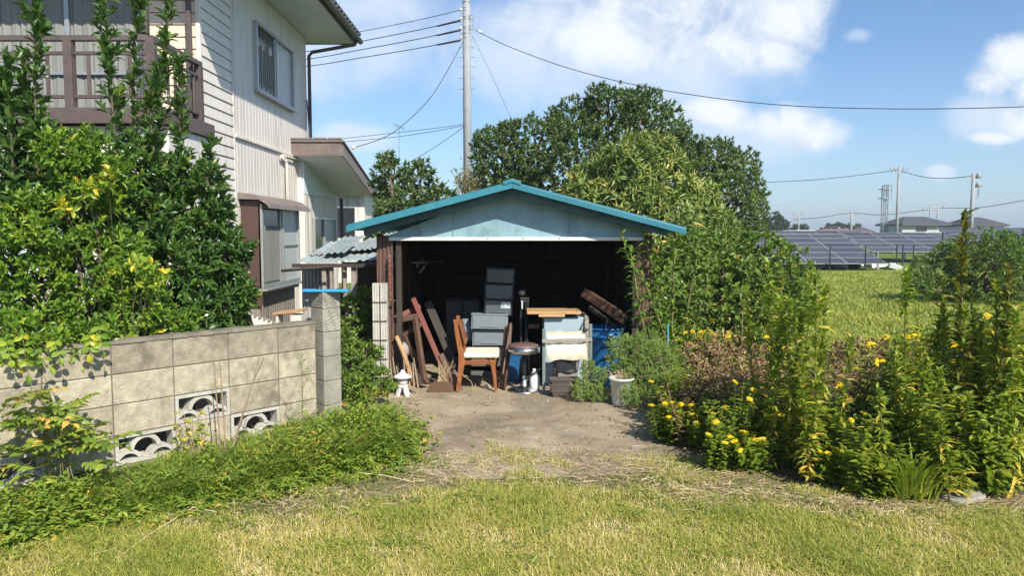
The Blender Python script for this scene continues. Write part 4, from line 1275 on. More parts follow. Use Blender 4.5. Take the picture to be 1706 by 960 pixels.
# hand tools hung on the left wall
for i, (a, b_, lb) in enumerate(((P(694, 444, 8.2), P(706, 430, 8.4), 'short metal rod hung lowest at left inside the garage'), (P(699, 455, 8.2), P(716, 432, 8.3), 'longest pale metal rod hung inside the garage'), (P(686, 438, 8.3), P(738, 436, 8.6), 'thin level metal rod hung inside the garage'))):
    mb = MB(); mb.tube([a, b_], .008, 6); tb('metal_rod', mb, M['steel'], lb, 'rod', a, 0, 'metal rods hung inside')
# dark cupboard deep inside
cb = thing('dark_cupboard', P(770, 640, 9.6), 'dark cupboard standing deep in the garage shadow', 'cupboard')
a, b_ = P(742, 650, 9.6), P(800, 497, 9.6)
mb = MB(); mb.bb(a.x, b_.x, 9.6, 10.1, .006, b_.z); mb.build('body', M['darkwood'], cb, .006)
mb = MB(); mb.bb(a.x + .02, (a.x + b_.x) / 2 - .01, 9.58, 9.6, .05, b_.z - .04); mb.bb((a.x + b_.x) / 2 + .01, b_.x - .02, 9.58, 9.6, .05, b_.z - .04); mb.build('door', M['darkdrawer'], cb, .004)
# rubble and wire in front
for i, (px_, py_, s, lb) in enumerate(((811, 648, .035, 'palest lump of rubble under the chair seat'), (851, 642, .03, 'small rubble piece at the foot of the folded chair'))):
    g_ = G(px_, py_); mb = MB(); mb.lathe([(.001, 0), (s, 0), (s * 1.1, s * .5), (s * .6, s * .95), (.001, s)], (g_.x, g_.y, .006), 7, smooth=False)
    tb('rubble', mb, M['rubble'], lb, 'rubble', (g_.x, g_.y, .006))
mb = MB(); pts = [P(754, 622, 7.38), P(770, 624, 7.32), P(785, 636, 7.26), P(790, 650, 7.22), P(794, 655, 7.2), P(792, 640, 7.2), P(788, 648, 7.2), P(787, 656, 7.2)]
mb.tube(pts, .003, 5); tb('loose_cord', mb, M['straw'], 'loop of pale stiff cord springing out beside the chair', 'cord', G(790, 655), 0)

# white pot
g_ = G(1035, 676); wp = thing('white_flower_pot', (g_.x, g_.y, 0), 'dirty white flower pot with dry stalks right of the drive', 'flower pot')
zt = P(1035, 629, g_.y).z; r1 = .118
mb = MB(); mb.lathe([(.001, .008), (r1 * .68, .008), (r1 * .70, .02), (r1 * .90, zt - .025), (r1 * 1.0, zt - .022), (r1 * 1.03, zt - .008), (r1 * 1.0, zt), (r1 * .92, zt), (r1 * .86, zt - .04), (.001, zt - .045)], (g_.x, g_.y, 0), 32)
mb.build('pot', M['whitepot'], wp)
mb = MB(); random.seed(3)
for i in range(34):
    t = random.uniform(0, 6.28); r_ = random.uniform(0, .08)
    a = Vector((g_.x + r_ * math.cos(t), g_.y + r_ * math.sin(t), zt - .04)); b_ = a + Vector((math.cos(t) * random.uniform(.02, .12), math.sin(t) * random.uniform(.02, .1), random.uniform(.03, .13)))
    mb.tube([a, a.lerp(b_, .6) + Vector((0, 0, .03)), b_], [.003, .0025, .0015], 4)
mb.build('dry_stalks', M['straw'], wp)
mb = MB(); s0 = G(1600, 832)
mb.prism([G(1556, 836, 0), G(1600, 846, 0), G(1642, 838, 0), G(1640, 822, .03), G(1610, 808, .04), G(1566, 812, .04)], (0, 0, .035))
tb('flat_stone', mb, M['stone'], 'flat grey stone at the edge of the bed, far right', 'stone', s0, .01)

# ------------------------------------------------------------------ utility pole, cables
PY_ = 22.0
pb = P(778, 300, PY_)
up_ = thing('utility_pole', (pb.x, PY_, 0), 'tall grey concrete utility pole with step bolts behind the garage', 'pole')
mb = MB(); mb.tube([(pb.x + .03, PY_, 0), (pb.x, PY_, 10.6)], [.135, .10], 16); mb.build('shaft', M['pole'], up_)
mb = MB()
for py_ in (79, 95, 111, 130, 148):
    mb = MB(); a = P(778, py_, PY_); mb.tube([a + Vector((-.22, 0, 0)), a + Vector((.22, 0, 0))], .011, 5); mb.build('step_bolt', M['galv'], up_)
mb = MB()
for py_ in (15, 30, 46, 62):
    a = P(771, py_, PY_)
    mb.tube([a + Vector((.12, -.1, .04)), a + Vector((-.06, -.1, .04))], .012, 5); mb.tube([a + Vector((.12, -.1, -.04)), a + Vector((-.06, -.1, -.04))], .012, 5)
for py_ in (30, 46):
    a = P(786, py_, PY_)
    mb.tube([a + Vector((-.08, -.1, .05)), a + Vector((.06, -.1, .05))], .012, 5); mb.tube([a + Vector((-.08, -.1, -.05)), a + Vector((.06, -.1, -.05))], .012, 5)
mb.tube([P(768, 12, PY_ - .1), P(768, 66, PY_ - .1)], .01, 5); mb.tube([P(788.5, 26, PY_ - .1), P(788.5, 52, PY_ - .1)], .01, 5)
for py_ in (3, 30, 46, 56, 62): 
    a = P(777, py_, PY_); mb.lathe([(.118, -.02), (.118, .02)], a, 16)
mb.build('rack_bracket', M['galv'], up_)
mb = MB()
for py_ in (15, 30, 46, 62):
    a = P(768, py_, PY_ - .1); mb.lathe([(.001, -.035), (.035, -.03), (.022, 0), (.035, .03), (.001, .035)], a, 10)
mb.build('insulator', M['paleins'], up_)


def wire(name, pts, r, label, cat='cable', group='cables strung from the utility pole', mat='cable', sag=0):
    """pts world points, smoothed"""
    out = []
    for i in range(len(pts) - 1):
        p0 = pts[max(i - 1, 0)]; p1 = pts[i]; p2 = pts[i + 1]; p3 = pts[min(i + 2, len(pts) - 1)]
        for k in range(8):
            t = k / 8
            out.append(.5 * ((2 * p1) + (-p0 + p2) * t + (2 * p0 - 5 * p1 + 4 * p2 - p3) * t * t + (-p0 + 3 * p1 - 3 * p2 + p3) * t ** 3))
    out.append(pts[-1])
    mb = MB(); mb.tube(out, r, 5)
    return tag(mb.build(name, M[mat], loc=pts[0]), label, cat, group)


for i, (y0_, y1_, lb) in enumerate(((16, 68, 'topmost of the four dark cables running left from the pole'), (33, 84, 'second from top of the four dark cables left of the pole'), (49, 97, 'third from top of the four dark cables left of the pole'), (66, 109, 'lowest of the four dark cables running left from the pole'))):
    pts = [P(768, y0_, 21.9), P(700, y0_ + (y1_ - y0_) * .31, 22.6), P(600, y0_ + (y1_ - y0_) * .70, 23.5), P(520, y1_, 24.3), P(430, y1_ + 8, 25)]
    o = wire('power_cable', pts, .013 if i else .010, lb)
    if i:
        mb = MB(); a, b_ = P(766, y0_ + 1, 21.9), P(728, y0_ + (y1_ - y0_) * .22 - 1, 22.3); mb.tube([a, b_], [.032, .022], 6)
        mb.v = [tuple(v) for v in mb.v]; mb.build('cable_sleeve', M['cable'], o)
wire('power_cable', [P(793, 50, 21.9), P(850, 78, 21), P(960, 117, 20), P(1100, 149, 19), P(1280, 173, 18), P(1480, 181, 17), P(1720, 177, 16), P(2000, 160, 15)], .010, 'long single cable sagging across the sky to the right', mat='cable')
mb = MB(); mb.tube([P(797, 51, 21.8), P(803, 54, 21.8)], .035, 8); tb('cable_clamp', mb, M['paleins'], 'white clamp where the long right cable meets the pole', 'clamp', P(797, 51, 21.8), 0)
wire('service_drop', [P(772, 68, 21.9), P(744, 120, 21), P(715, 165, 20), P(675, 205, 19), P(640, 229, 18), P(590, 246, 16)], .009, 'thin cable curving down from pole to the rear wing roof')
mb = MB(); mb.lathe([(.001, -.04), (.04, -.03), (.045, 0), (.03, .04), (.001, .045)], P(589, 246, 16), 10); tb('cable_insulator', mb, M['paleins'], 'white insulator where the drop cable meets the house', 'insulator', P(589, 246, 16), 0)
wire('telephone_wire', [P(773, 207, 21.9), P(720, 214, 22), P(650, 222, 22.5), P(540, 234, 23)], .008, 'upper of two level thin wires left of the pole')
wire('telephone_wire', [P(773, 209, 21.9), P(720, 219, 22), P(650, 229, 22.5), P(550, 238, 23)], .008, 'lower of two level thin wires left of the pole')
wire('telephone_wire', [P(773, 211, 21.9), P(735, 238, 21), P(700, 260, 20), P(660, 282, 19)], .008, 'thin wire dropping from pole into the left tree')
wire('guy_wire', [P(786, 58, 21.9), P(812, 110, 21.5), P(835, 160, 21), P(855, 205, 20.5)], .005, 'very thin guy wire slanting down right of the pole')
an = thing('tv_antenna', P(665, 300, 20), 'thin television antenna rising above the left tree', 'antenna')
mb = MB(); mb.tube([P(665, 300, 20), P(665, 210, 20)], .010, 5); mb.build('mast', M['galv'], an)
mb = MB(); a, b_ = P(657, 207, 20), P(673, 214, 20); mb.tube([a, b_], .010, 5)
for k in range(5): 
    c = a.lerp(b_, k / 4); mb.tube([c + Vector((.0, -.15, .03)), c + Vector((.0, .15, -.03))], .005, 4)
mb.build('elements', M['galv'], an)

# ------------------------------------------------------------------ far things
def farpole(px, pyt, Y, label, arms=(), r=.14, name='utility_pole'):
    a = P(px, pyt, Y); t = thing(name, (a.x, Y, 0), label, 'pole', 'far utility poles')
    mb = MB(); mb.tube([(a.x, Y, 0), (a.x, Y, a.z)], [r, r * .75], 8); mb.build('shaft', M['pole'], t)
    if arms:
        mb = MB()
        for (py_, w) in arms:
            c = P(px, py_, Y); mb.tube([c + Vector((-w, 0, 0)), c + Vector((w, 0, 0))], .06 * Y / 90, 5)
            for q in (-1, -.5, .5, 1): mb.tube([c + Vector((w * q, 0, 0)), c + Vector((w * q, 0, .25 * Y / 90))], .05 * Y / 90, 5)
        mb.build('crossarm', M['galv'], t)
    return t
farpole(1498, 277, 75, 'tallest far pole with crossarms, right of the lattice tower', ((282, .9), (287, .7)), .16)
fp = farpole(1622, 289, 60, 'far pole carrying a transformer, above the right bushes', ((295, .6),), .17)
mb = MB()
for py_ in (294, 309): 
    c = P(1630, py_, 60); mb.lathe([(.2, -.15), (.24, 0), (.2, .2)], c, 10); mb.tube([c + Vector((-.4, 0, .1)), c + Vector((.2, 0, .1))], .05, 5)
mb.tube([P(1631, 315, 60), P(1629, 328, 60), P(1623, 332, 60)], .06, 5)
mb.build('transformer', M['galv'], fp)
farpole(1419, 350, 120, 'slim far pole with one crossarm left of the lattice tower', ((357, 1.2),), .2)
farpole(1331, 357, 120, 'shortest far pole near the left far trees', ((358, .8),), .14)
farpole(1550, 341, 120, 'left of the paired far poles above the far house', ((349, 1.2),), .16)
farpole(1563, 339, 120, 'right of the paired far poles above the far house', ((346, 1.6),), .16)
wire('far_cable', [P(1270, 304, 80), P(1350, 300, 78), P(1430, 292, 76), P(1495, 283, 75)], .03, 'far cable running left from the tallest far pole', group='far cables')
wire('far_cable', [P(1502, 285, 75), P(1540, 295, 70), P(1580, 297, 65), P(1620, 293, 60)], .03, 'far cable between tallest far pole and transformer pole', group='far cables')
wire('far_cable', [P(1322, 366, 120), P(1370, 362, 120), P(1417, 355, 120), P(1470, 358, 120), P(1548, 349, 120)], .05, 'far low cable linking the slim far poles', group='far cables')
wire('far_cable', [P(1566, 346, 120), P(1630, 346, 115), P(1710, 333, 110), P(1800, 315, 105)], .05, 'far low cable leaving the frame at right', group='far cables')
# lattice tower
tw = thing('lattice_tower', P(1474, 386, 110), 'slim lattice radio tower with a railed platform in the distance', 'tower')
mb = MB(); Yt = 110
xs = [P(q, 340, Yt).x for q in (1470.5, 1477.5)]; zt = P(1474, 309, Yt).z
for x in xs:
    for yv in (Yt - .3, Yt + .3): mb.tube([(x, yv, 0), (x, yv, zt)], .07, 4)
zz = 0; k = 0
while zz < zt - .9:
    a, b_ = (xs[0], xs[1]) if k % 2 else (xs[1], xs[0])
    mb.tube([(a, Yt - .3, zz), (b_, Yt - .3, zz + .9)], .045, 4); mb.tube([(xs[0], Yt - .3, zz), (xs[1], Yt - .3, zz)], .04, 4); zz += .9; k += 1
mb.build('lattice', M['galv'], tw)
mb = MB()
for (pt, pb_) in ((309, 316), (309, 331)):
    za, zb = P(1474, pt, Yt).z, P(1474, pb_, Yt).z
    xa, xb = P(1467, 320, Yt).x, P(1481, 320, Yt).x
    for z_ in (zb,): mb.bb(xa, xb, Yt - .7, Yt + .7, z_, z_ + .12)
    for x in (xa, (xa + xb) / 2, xb): mb.tube([(x, Yt - .7, zb), (x, Yt - .7, za)], .04, 4)
    mb.tube([(xa, Yt - .7, za), (xb, Yt - .7, za)], .05, 4)
mb.build('platform', M['galv'], tw)

def fhouse(px0, px1, pyroof, pyeave, Y, label, roofm='farroof', wallm='farwall', wins=2, ov=3):
    a, b_ = P(px0, pyeave, Y), P(px1, pyeave, Y); zr = P(px0, pyroof, Y).z
    t = thing('far_house', (a.x, Y, 0), label, 'house', 'houses on the horizon')
    o = ov * Y / 1250
    mb = MB(); mb.bb(a.x + o, b_.x - o, Y + .6, Y + 7, 0, a.z); mb.build('wall', M[wallm], t)
    mb = MB(); w = b_.x - a.x
    mb.add([(a.x, Y, a.z), (b_.x, Y, a.z), (b_.x, Y + 8, a.z), (a.x, Y + 8, a.z), (a.x + w * .3, Y + 4, zr), (b_.x - w * .3, Y + 4, zr), (a.x, Y, a.z - .25), (b_.x, Y, a.z - .25), (b_.x, Y + 8, a.z - .25), (a.x, Y + 8, a.z - .25)],
           [(0, 1, 5, 4), (1, 2, 5), (2, 3, 4, 5), (3, 0, 4), (0, 6, 7, 1), (1, 7, 8, 2), (3, 9, 6, 0), (6, 9, 8, 7)]); mb.build('roof', M[roofm], t)
    for k in range(wins):
        x = a.x + w * (.3 + .45 * k); mb = MB(); mb.bb(x, x + w * .2, Y + .5, Y + .59, a.z - 1.0, a.z - .45); mb.build('window', M['darkglass'], t)
    return t
fhouse(1504, 1592, 360, 373, 105, 'pale far house with wide grey hipped roof beyond the panels')
fh = fhouse(1622, 1682, 361, 374, 100, 'far house with dark roof behind the transformer pole')
fhouse(1362, 1452, 381, 386.2, 140, 'long low far building with red brown roof', 'redroof', 'farwall', 0, 1)
fhouse(1430, 1460, 378, 386, 160, 'dark roofed small building at the end of the red roof', 'farroof', 'farwall', 0, 1)
for i, (q0, q1, y0_, lb) in enumerate(((1276, 1308, 385.5, 'left of two low white sheds on the horizon'), (1326, 1362, 383.5, 'right of two low white sheds on the horizon'))):
    a, b_ = P(q0, y0_, 70), P(q1, y0_, 70); mb = MB(); mb.bb(a.x, b_.x, 70, 74, 0, a.z); tb('white_shed', mb, M['farwhite'], lb, 'shed', (a.x, 70, 0), .2, 'white sheds on the horizon')

# solar arrays
def panelmat():
    m, n, b, out = newmat('solar cells')
    tc = n('ShaderNodeTexCoord').outputs['Object']
    c = n.ramp(n.noise(1.5, 3, .5, tc), [(.3, (.048, .05, .062)), (.7, (.062, .065, .08))])
    at = n('ShaderNodeAttribute', attribute_name='rnd')
    c = n.mix(n.math('MULTIPLY', at.outputs['Fac'], .25), c, (.17, .175, .185, 1))
    n.put(b.inputs['Base Color'], c); b.inputs['Roughness'].default_value = .5; b.inputs['Specular IOR Level'].default_value = .4
    return m
M['solar'] = panelmat(); M['panelframe'] = surf('panel frame', (.40, .41, .43), .4, .04, metal=.3)
def array(X0, Y0, z0, ncol, nrow, label, pw=1.65, ph=1.13, parts=True):
    t = thing('solar_array', (X0, Y0, 0), label, 'solar panels', 'ground mounted solar arrays')
    dv = Vector((.133, 1, .186)).normalized(); du = Vector((1, -.02, 0)).normalized(); nn = du.cross(dv).normalized()
    o = Vector((X0, Y0, z0))
    first = None
    for i in range(ncol):
        for j in range(nrow):
            oo = o + du * (pw * i) + dv * (ph * j)
            mb = MB()
            def L(a, b_, c): return oo + du * a + dv * b_ + nn * c
            f_ = .024
            for (a0, a1, b0, b1) in ((0, pw - .01, 0, f_), (0, pw - .01, ph - f_ - .01, ph - .01), (0, f_, f_, ph - f_ - .01), (pw - f_ - .01, pw - .01, f_, ph - f_ - .01)):
                mb.prism([L(a0, b0, 0), L(a1, b0, 0), L(a1, b1, 0), L(a0, b1, 0)], nn * .04)
            mb.prism([L(f_, f_, .01), L(pw - f_ - .01, f_, .01), L(pw - f_ - .01, ph - f_ - .01, .01), L(f_, ph - f_ - .01, .01)], nn * .02, mi=1)
            mb.build('solar_panel', [M['panelframe'], M['solar']], t)
    W, Hh = pw * ncol, ph * nrow
    for i in range(int(ncol) + 1):
        for fr in (.12, .85):
            p = o + du * min(pw * i + .2, W - .1) + dv * (Hh * fr); mb = MB(); mb.bar((p.x, p.y, 0), p - nn * .02, .07, .07); mb.build('support_leg', M['galv'], t)
    return t
array(11.0, 32.0, .27, 3, 6, 'nearest solar array left of the field gap, six rows high')
array(19.2, 40, .57, 3, 5, 'second solar array behind and right of the nearest')
array(17.5, 49, .9, 4, 4, 'solar array in the middle distance behind the second')
array(28.2, 46, .9, 4, 5, 'rightmost solar array beside the green mound')
array(24.5, 58, .75, 8, 4, 'farthest solar array in front of the far house')
tr = thing('array_rubbish', G(1410, 447), 'pale sheets and timber lying under the nearest array', 'debris')
random.seed(21)
for i in range(12):
    g_ = G(1350 + i * 13 + random.uniform(-6, 6), random.uniform(443, 449)); mb = MB()
    mb.box((g_.x, g_.y, .12), (random.uniform(.3, 1.0), .5, random.uniform(.05, .28)), (random.uniform(-.4, .4), random.uniform(-.3, .3), random.uniform(0, 3)))
    mb.build('board', M['farwhite' if i % 3 else 'brownwood'], tr)
for i, q in enumerate((1382, 1441, 1493, 1503, 1521, 1560)):
    g_ = G(q, 451 if i < 2 else 446)
    mb = MB(); mb.bar((g_.x, g_.y, 0), (g_.x, g_.y, 1.05), .045, .04)
    tb('fence_post', mb, M['black'], 'thin dark fence post in front of the solar arrays', 'fence post', (g_.x, g_.y, 0), 0, 'fence posts by the solar arrays')

# ------------------------------------------------------------------ trees
TG = (np.array([[-.5, 0, 0], [.5, 0, 0], [-.38, .5, .02], [.38, .5, .02], [0, 1, -.22]], float), np.array([[0, 1, 3], [0, 3, 2], [2, 3, 4]]))


def lobes_at(lst, Yc, seed=1, spread=.5):
    rs = np.random.default_rng(seed)
    out = []
    for l in lst:
        px, py, r = l[:3]
        Y = l[3] if len(l) > 3 else Yc + rs.uniform(-spread, spread)
        p = P(px, py, Y)
        out.append((p.x, p.y, p.z, r * Y / 1250))
    return out


def limbs(t, lobes, base, r0, n_twigs=5, fork=.35, mat='bark', name='trunk'):
    mb = MB()
    b = Vector(base)
    cen = Vector((np.mean([l[0] for l in lobes]), np.mean([l[1] for l in lobes]), np.mean([l[2] for l in lobes])))
    f = b.lerp(cen, fork)
    mb.tube([b, b.lerp(f, .5) + Vector((.05, 0, 0)) * r0 * 8, f], [r0, r0 * .85, r0 * .7], 10)
    for l in lobes:
        c = Vector(l[:3]); m_ = f.lerp(c, .5) + Vector((random.uniform(-.1, .1), random.uniform(-.1, .1), random.uniform(-.05, .15))) * l[3] * 2
        mb.tube([f, m_, c], [r0 * .5, r0 * .32, r0 * .16], 6)
        for k in range(n_twigs):
            d = Vector((random.gauss(0, 1), random.gauss(0, 1), random.gauss(.4, 1))).normalized() * l[3] * random.uniform(.7, 1.02)
            mb.tube([c, c + d * .5 + Vector((0, 0, .05)) * l[3], c + d], [r0 * .14, r0 * .09, r0 * .03], 4, caps=False)
    return mb.build(name, M[mat], t)


def tree(name, label, cat, lst, Y, base, mat, dens, k, L, W, spread=.9, tm=T5, seed=1, r0=.12, sp=.6, inner=.3, rough=.18, back=.06, group=None, stems=True, leafname='crown', depth=1.0, rndb=None):
    lobes = lobes_at(lst, Y, seed, sp)
    t = thing(name, base, label, cat, group)
    tips, ax = crown(lobes, dens, seed, inner, rough, depth)
    ok = tips[:, 2] > .03
    tips, ax = tips[ok], ax[ok]
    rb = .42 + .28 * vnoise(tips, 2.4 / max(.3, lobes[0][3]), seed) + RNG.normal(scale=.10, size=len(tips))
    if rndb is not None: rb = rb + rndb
    lv = Leaves(); rosettes(lv, tips, ax, k, L, W, spread, tm, back, rb)
    lv.build(leafname, M[mat], t)
    if stems: limbs(t, lobes, base, r0)
    return t


random.seed(31)
tree('evergreen_tree', 'large dark evergreen tree rising behind the garage roof', 'tree',
     [(838, 258, 50), (895, 248, 52), (960, 215, 48), (1015, 195, 45), (1072, 190, 40), (1000, 165, 24), (1065, 168, 18), (1100, 225, 48), (880, 310, 60), (830, 300, 42), (960, 290, 80), (1040, 260, 75), (815, 240, 26), (1130, 260, 40), (900, 350, 60), (1010, 360, 70), (850, 225, 22), (930, 200, 22), (1040, 170, 20), (1125, 225, 20)],
     15.3, P(980, 388, 15.3) * 1 - Vector((0, 0, 1.6)), 'treedark', 105, 8, .088, .038, .95, T5, 3, .2, .7, .35, .16)
tree('evergreen_tree', 'rounder evergreen tree at the right end of the tree group', 'tree',
     [(1190, 275, 42), (1225, 300, 40), (1238, 345, 36), (1200, 340, 55), (1165, 300, 40), (1210, 385, 50), (1170, 385, 50), (1160, 262, 26), (1250, 370, 26), (1238, 275, 28), (1254, 325, 24), (1195, 258, 26)],
     15.8, P(1200, 388, 15.8) - Vector((0, 0, 1.6)), 'treedark', 105, 8, .086, .036, .95, T5, 5, .15, .5, .35, .15, rndb=.08)
tree('long_leaved_tree', 'paler tree with long pointed leaves in front of the evergreens', 'tree',
     [(1050, 285, 52), (1005, 310, 48), (965, 335, 38), (1095, 310, 55), (1140, 345, 50), (1175, 372, 38), (1085, 262, 36), (1040, 350, 55), (1110, 380, 60), (990, 355, 45), (1060, 248, 22), (1195, 400, 36)],
     13.6, P(1080, 388, 13.6) - Vector((0, 0, 1.6)), 'loquat', 46, 10, .19, .038, 1.05, TL, 8, .14, .45, .3, .18, .10)
tree('broad_leaved_tree', 'small glossy leaved tree between the house wing and the garage roof', 'tree',
     [(655, 300, 32), (645, 268, 15), (640, 288, 15), (700, 318, 34), (704, 283, 16), (690, 300, 24), (730, 335, 28), (665, 345, 38), (652, 352, 26), (715, 365, 40), (662, 382, 38), (748, 350, 16), (632, 392, 24), (640, 322, 16)],
     13.8, P(670, 388, 13.8) - Vector((0, 0, 1.6)), 'persimmon', 70, 8, .115, .05, .95, T5, 9, .1, .4, .3, .2)
# wispy reddish bush at the pole foot
t = thing('wispy_bush', P(785, 388, 15) - Vector((0, 0, 1.6)), 'sparse reddish twiggy bush at the foot of the concrete pole', 'bush')
mb = MB(); lv = Leaves()
for i in range(60):
    a = P(785 + random.uniform(-14, 14), 340, 14.6); b_ = P(785 + random.uniform(-30, 22), random.uniform(272, 318), 14.6 + random.uniform(-.3, .3))
    m_ = a.lerp(b_, .6) + Vector((random.uniform(-.08, .08), 0, 0)); mb.tube([a, m_, b_], [.012, .008, .003], 4, caps=False)
    pts = np.array([m_.lerp(b_, q / 7) for q in range(8)]); lv.add(pts + RNG.normal(scale=.04, size=(8, 3)), randdir(8), randdir(8), .07, .03, T5, .8 + .2 * RNG.random(8))
mb.build('branches', M['drystem'], t); lv.build('foliage', M['persimmon'], t)

tree('vine_hedge', 'rounded mound of vine covered hedge right of the garage', 'hedge',
     [(1120, 445, 45), (1165, 430, 45), (1215, 430, 48), (1270, 432, 46), (1308, 455, 44), (1335, 492, 36), (1140, 500, 65), (1210, 500, 75), (1280, 510, 60), (1105, 560, 50), (1250, 560, 60), (1180, 560, 60)],
     9.9, Vector((2.8, 9.9, 0)), 'vine', 110, 6, .075, .043, 1.0, T8, 13, .08, .35, .25, .16, .08)
tree('bushy_mound', 'distant rounded bush mound at the right edge before the panels', 'bush',
     [(1552, 462, 36), (1585, 440, 38), (1625, 428, 38), (1668, 425, 40), (1708, 430, 44), (1530, 482, 22), (1580, 478, 36), (1640, 470, 50), (1700, 475, 55), (1760, 440, 60)],
     17, Vector((10.2, 17, 0)), 'vine', 60, 8, .11, .045, 1.0, T5, 15, .1, .8, .3, .2, .08, rndb=-.15)
tree('far_tree', 'dark round tree on the horizon just right of the tree group', 'tree', [(1290, 372, 15), (1278, 378, 12), (1303, 378, 10), (1272, 385, 12)], 120, (42, 120, 0), 'fartree', 6, 6, .5, .3, 1.0, T4, 2, .3, 1, group='trees on the horizon')
tree('far_tree', 'small low tree clump left of the slim crossarm pole', 'tree', [(1326, 381, 6), (1338, 382, 7), (1316, 384, 5)], 140, (53, 140, 0), 'fartree', 6, 6, .5, .3, 1.0, T4, 4, .2, 1, group='trees on the horizon')
tree('far_tree', 'low tree clump behind the long red roofed building', 'tree', [(1382, 383, 7), (1396, 381, 8), (1412, 381, 7), (1428, 383, 7), (1372, 385, 5)], 165, (73, 165, 0), 'fartree', 5, 6, .6, .35, 1.0, T4, 6, .2, 1, group='trees on the horizon')

# ------------------------------------------------------------------ left shrubs behind the block wall
def Yb(px): return 7.05 / (.918 - (px - 853) / 1250)


def LB(lst, off): return [(a, b, r, Yb(a) + off + random.uniform(-.12, .12)) for a, b, r in lst]


tree('laurel_shrub', 'dark glossy evergreen shrub behind the wall nearest the house corner', 'shrub',
     LB([(330, 350, 48), (372, 420, 42), (350, 480, 50), (290, 440, 60), (395, 490, 30), (388, 440, 26), (300, 520, 50), (370, 525, 38), (345, 300, 26), (300, 300, 40), (230, 380, 60), (260, 500, 60), (230, 540, 45), (330, 545, 35), (380, 550, 22), (285, 555, 35)], .85), 6,
     (WP(6.2, 0, -.9).x, WP(6.2, 0, -.9).y, 0), 'laurel', 175, 7, .080, .032, .85, T8, 21, .05, 0, .25, .2, .10)
tree('laurel_shrub', 'dark glossy evergreen shrub at the far left edge behind the wall', 'shrub',
     LB([(20, 250, 45), (70, 290, 50), (30, 340, 60), (110, 260, 40), (150, 330, 50), (10, 170, 28), (215, 280, 50), (250, 330, 50)], .95), 6,
     (WP(5.4, 0, -1).x, WP(5.4, 0, -1).y, 0), 'laurel', 175, 7, .080, .032, .85, T8, 23, .05, 0, .25, .22, .10)
tree('yellow_green_shrub', 'yellow green leafy shrub spilling over the top of the wall', 'shrub',
     LB([(60, 380, 60), (130, 360, 60), (60, 460, 65), (140, 450, 60), (200, 430, 45), (60, 520, 55), (150, 520, 50), (220, 510, 45), (0, 420, 60), (120, 290, 42), (180, 300, 40), (90, 250, 28), (150, 245, 32)], .45) + [(10, 565, 46, 4.5), (60, 572, 40, 4.6), (110, 570, 34, 4.72), (150, 560, 28, 4.85), (185, 552, 22, 5.0), (240, 515, 42, 5.25), (200, 545, 36, 5.15), (255, 552, 26, 5.3), (230, 480, 40, 5.3), (300, 540, 28, 5.4)], 6,
     (WP(5.0, 0, -.6).x, WP(5.0, 0, -.6).y, 0), 'lime', 235, 7, .059, .026, .95, T8, 25, .04, 0, .25, .2, .08)
tree('yellow_leaved_bush', 'scattered bright yellow leaved sprigs poking out of the left shrubs', 'bush',
     [(200, 447, 11, 5.0), (228, 440, 12, 5.0), (255, 443, 12, 5.0), (275, 448, 9, 5.05), (238, 474, 8, 5.0), (180, 300, 18, 5.0), (145, 312, 14, 4.95), (110, 345, 14, 4.9)], 5.1,
     (WP(5.0, 0, -.35).x, WP(5.0, 0, -.35).y, 0), 'lime', 170, 5, .062, .030, 1.25, T8, 27, .004, 0, .1, .6, .06, rndb=.36)

# tall upright leafy stems (spires)
spires = [([(72, 560), (62, 300), (58, 120), (62, -10)], .6, .10, 'far left tall leafy shoot rising past the balcony'),
          ([(215, 560), (200, 330), (185, 150), (172, -15)], .8, .115, 'tall leafy shoot crossing the glass door, left of the pair'),
          ([(245, 560), (232, 330), (222, 160), (228, -15)], .9, .12, 'tall leafy shoot crossing the glass door, right of the pair'),
          ([(280, 560), (262, 250), (275, 80), (284, 5)], 1.0, .065, 'slender leafy shoot with a tuft near the balcony corner'),
          ([(320, 560), (300, 260), (298, 100)], .9, .085, 'leafy shoot standing against the balcony side rail'),
          ([(10, 560), (22, 300), (14, 100)], .6, .10, 'leafy shoot at the very left edge of the picture'),
          ([(365, 520), (350, 330), (352, 235)], 1.0, .06, 'short leafy shoot before the house corner siding'),
          ([(120, 560), (110, 320), (45, 150), (40, 100)], .7, .09, 'leaning leafy shoot between the two left shoots'),
          ([(250, 560), (262, 300), (250, 200), (258, 130)], .75, .085, 'middle leafy shoot below the balcony corner'),
          ([(400, 540), (392, 430), (395, 380)], 1.0, .05, 'shortest leafy shoot beside the brown bay window')]
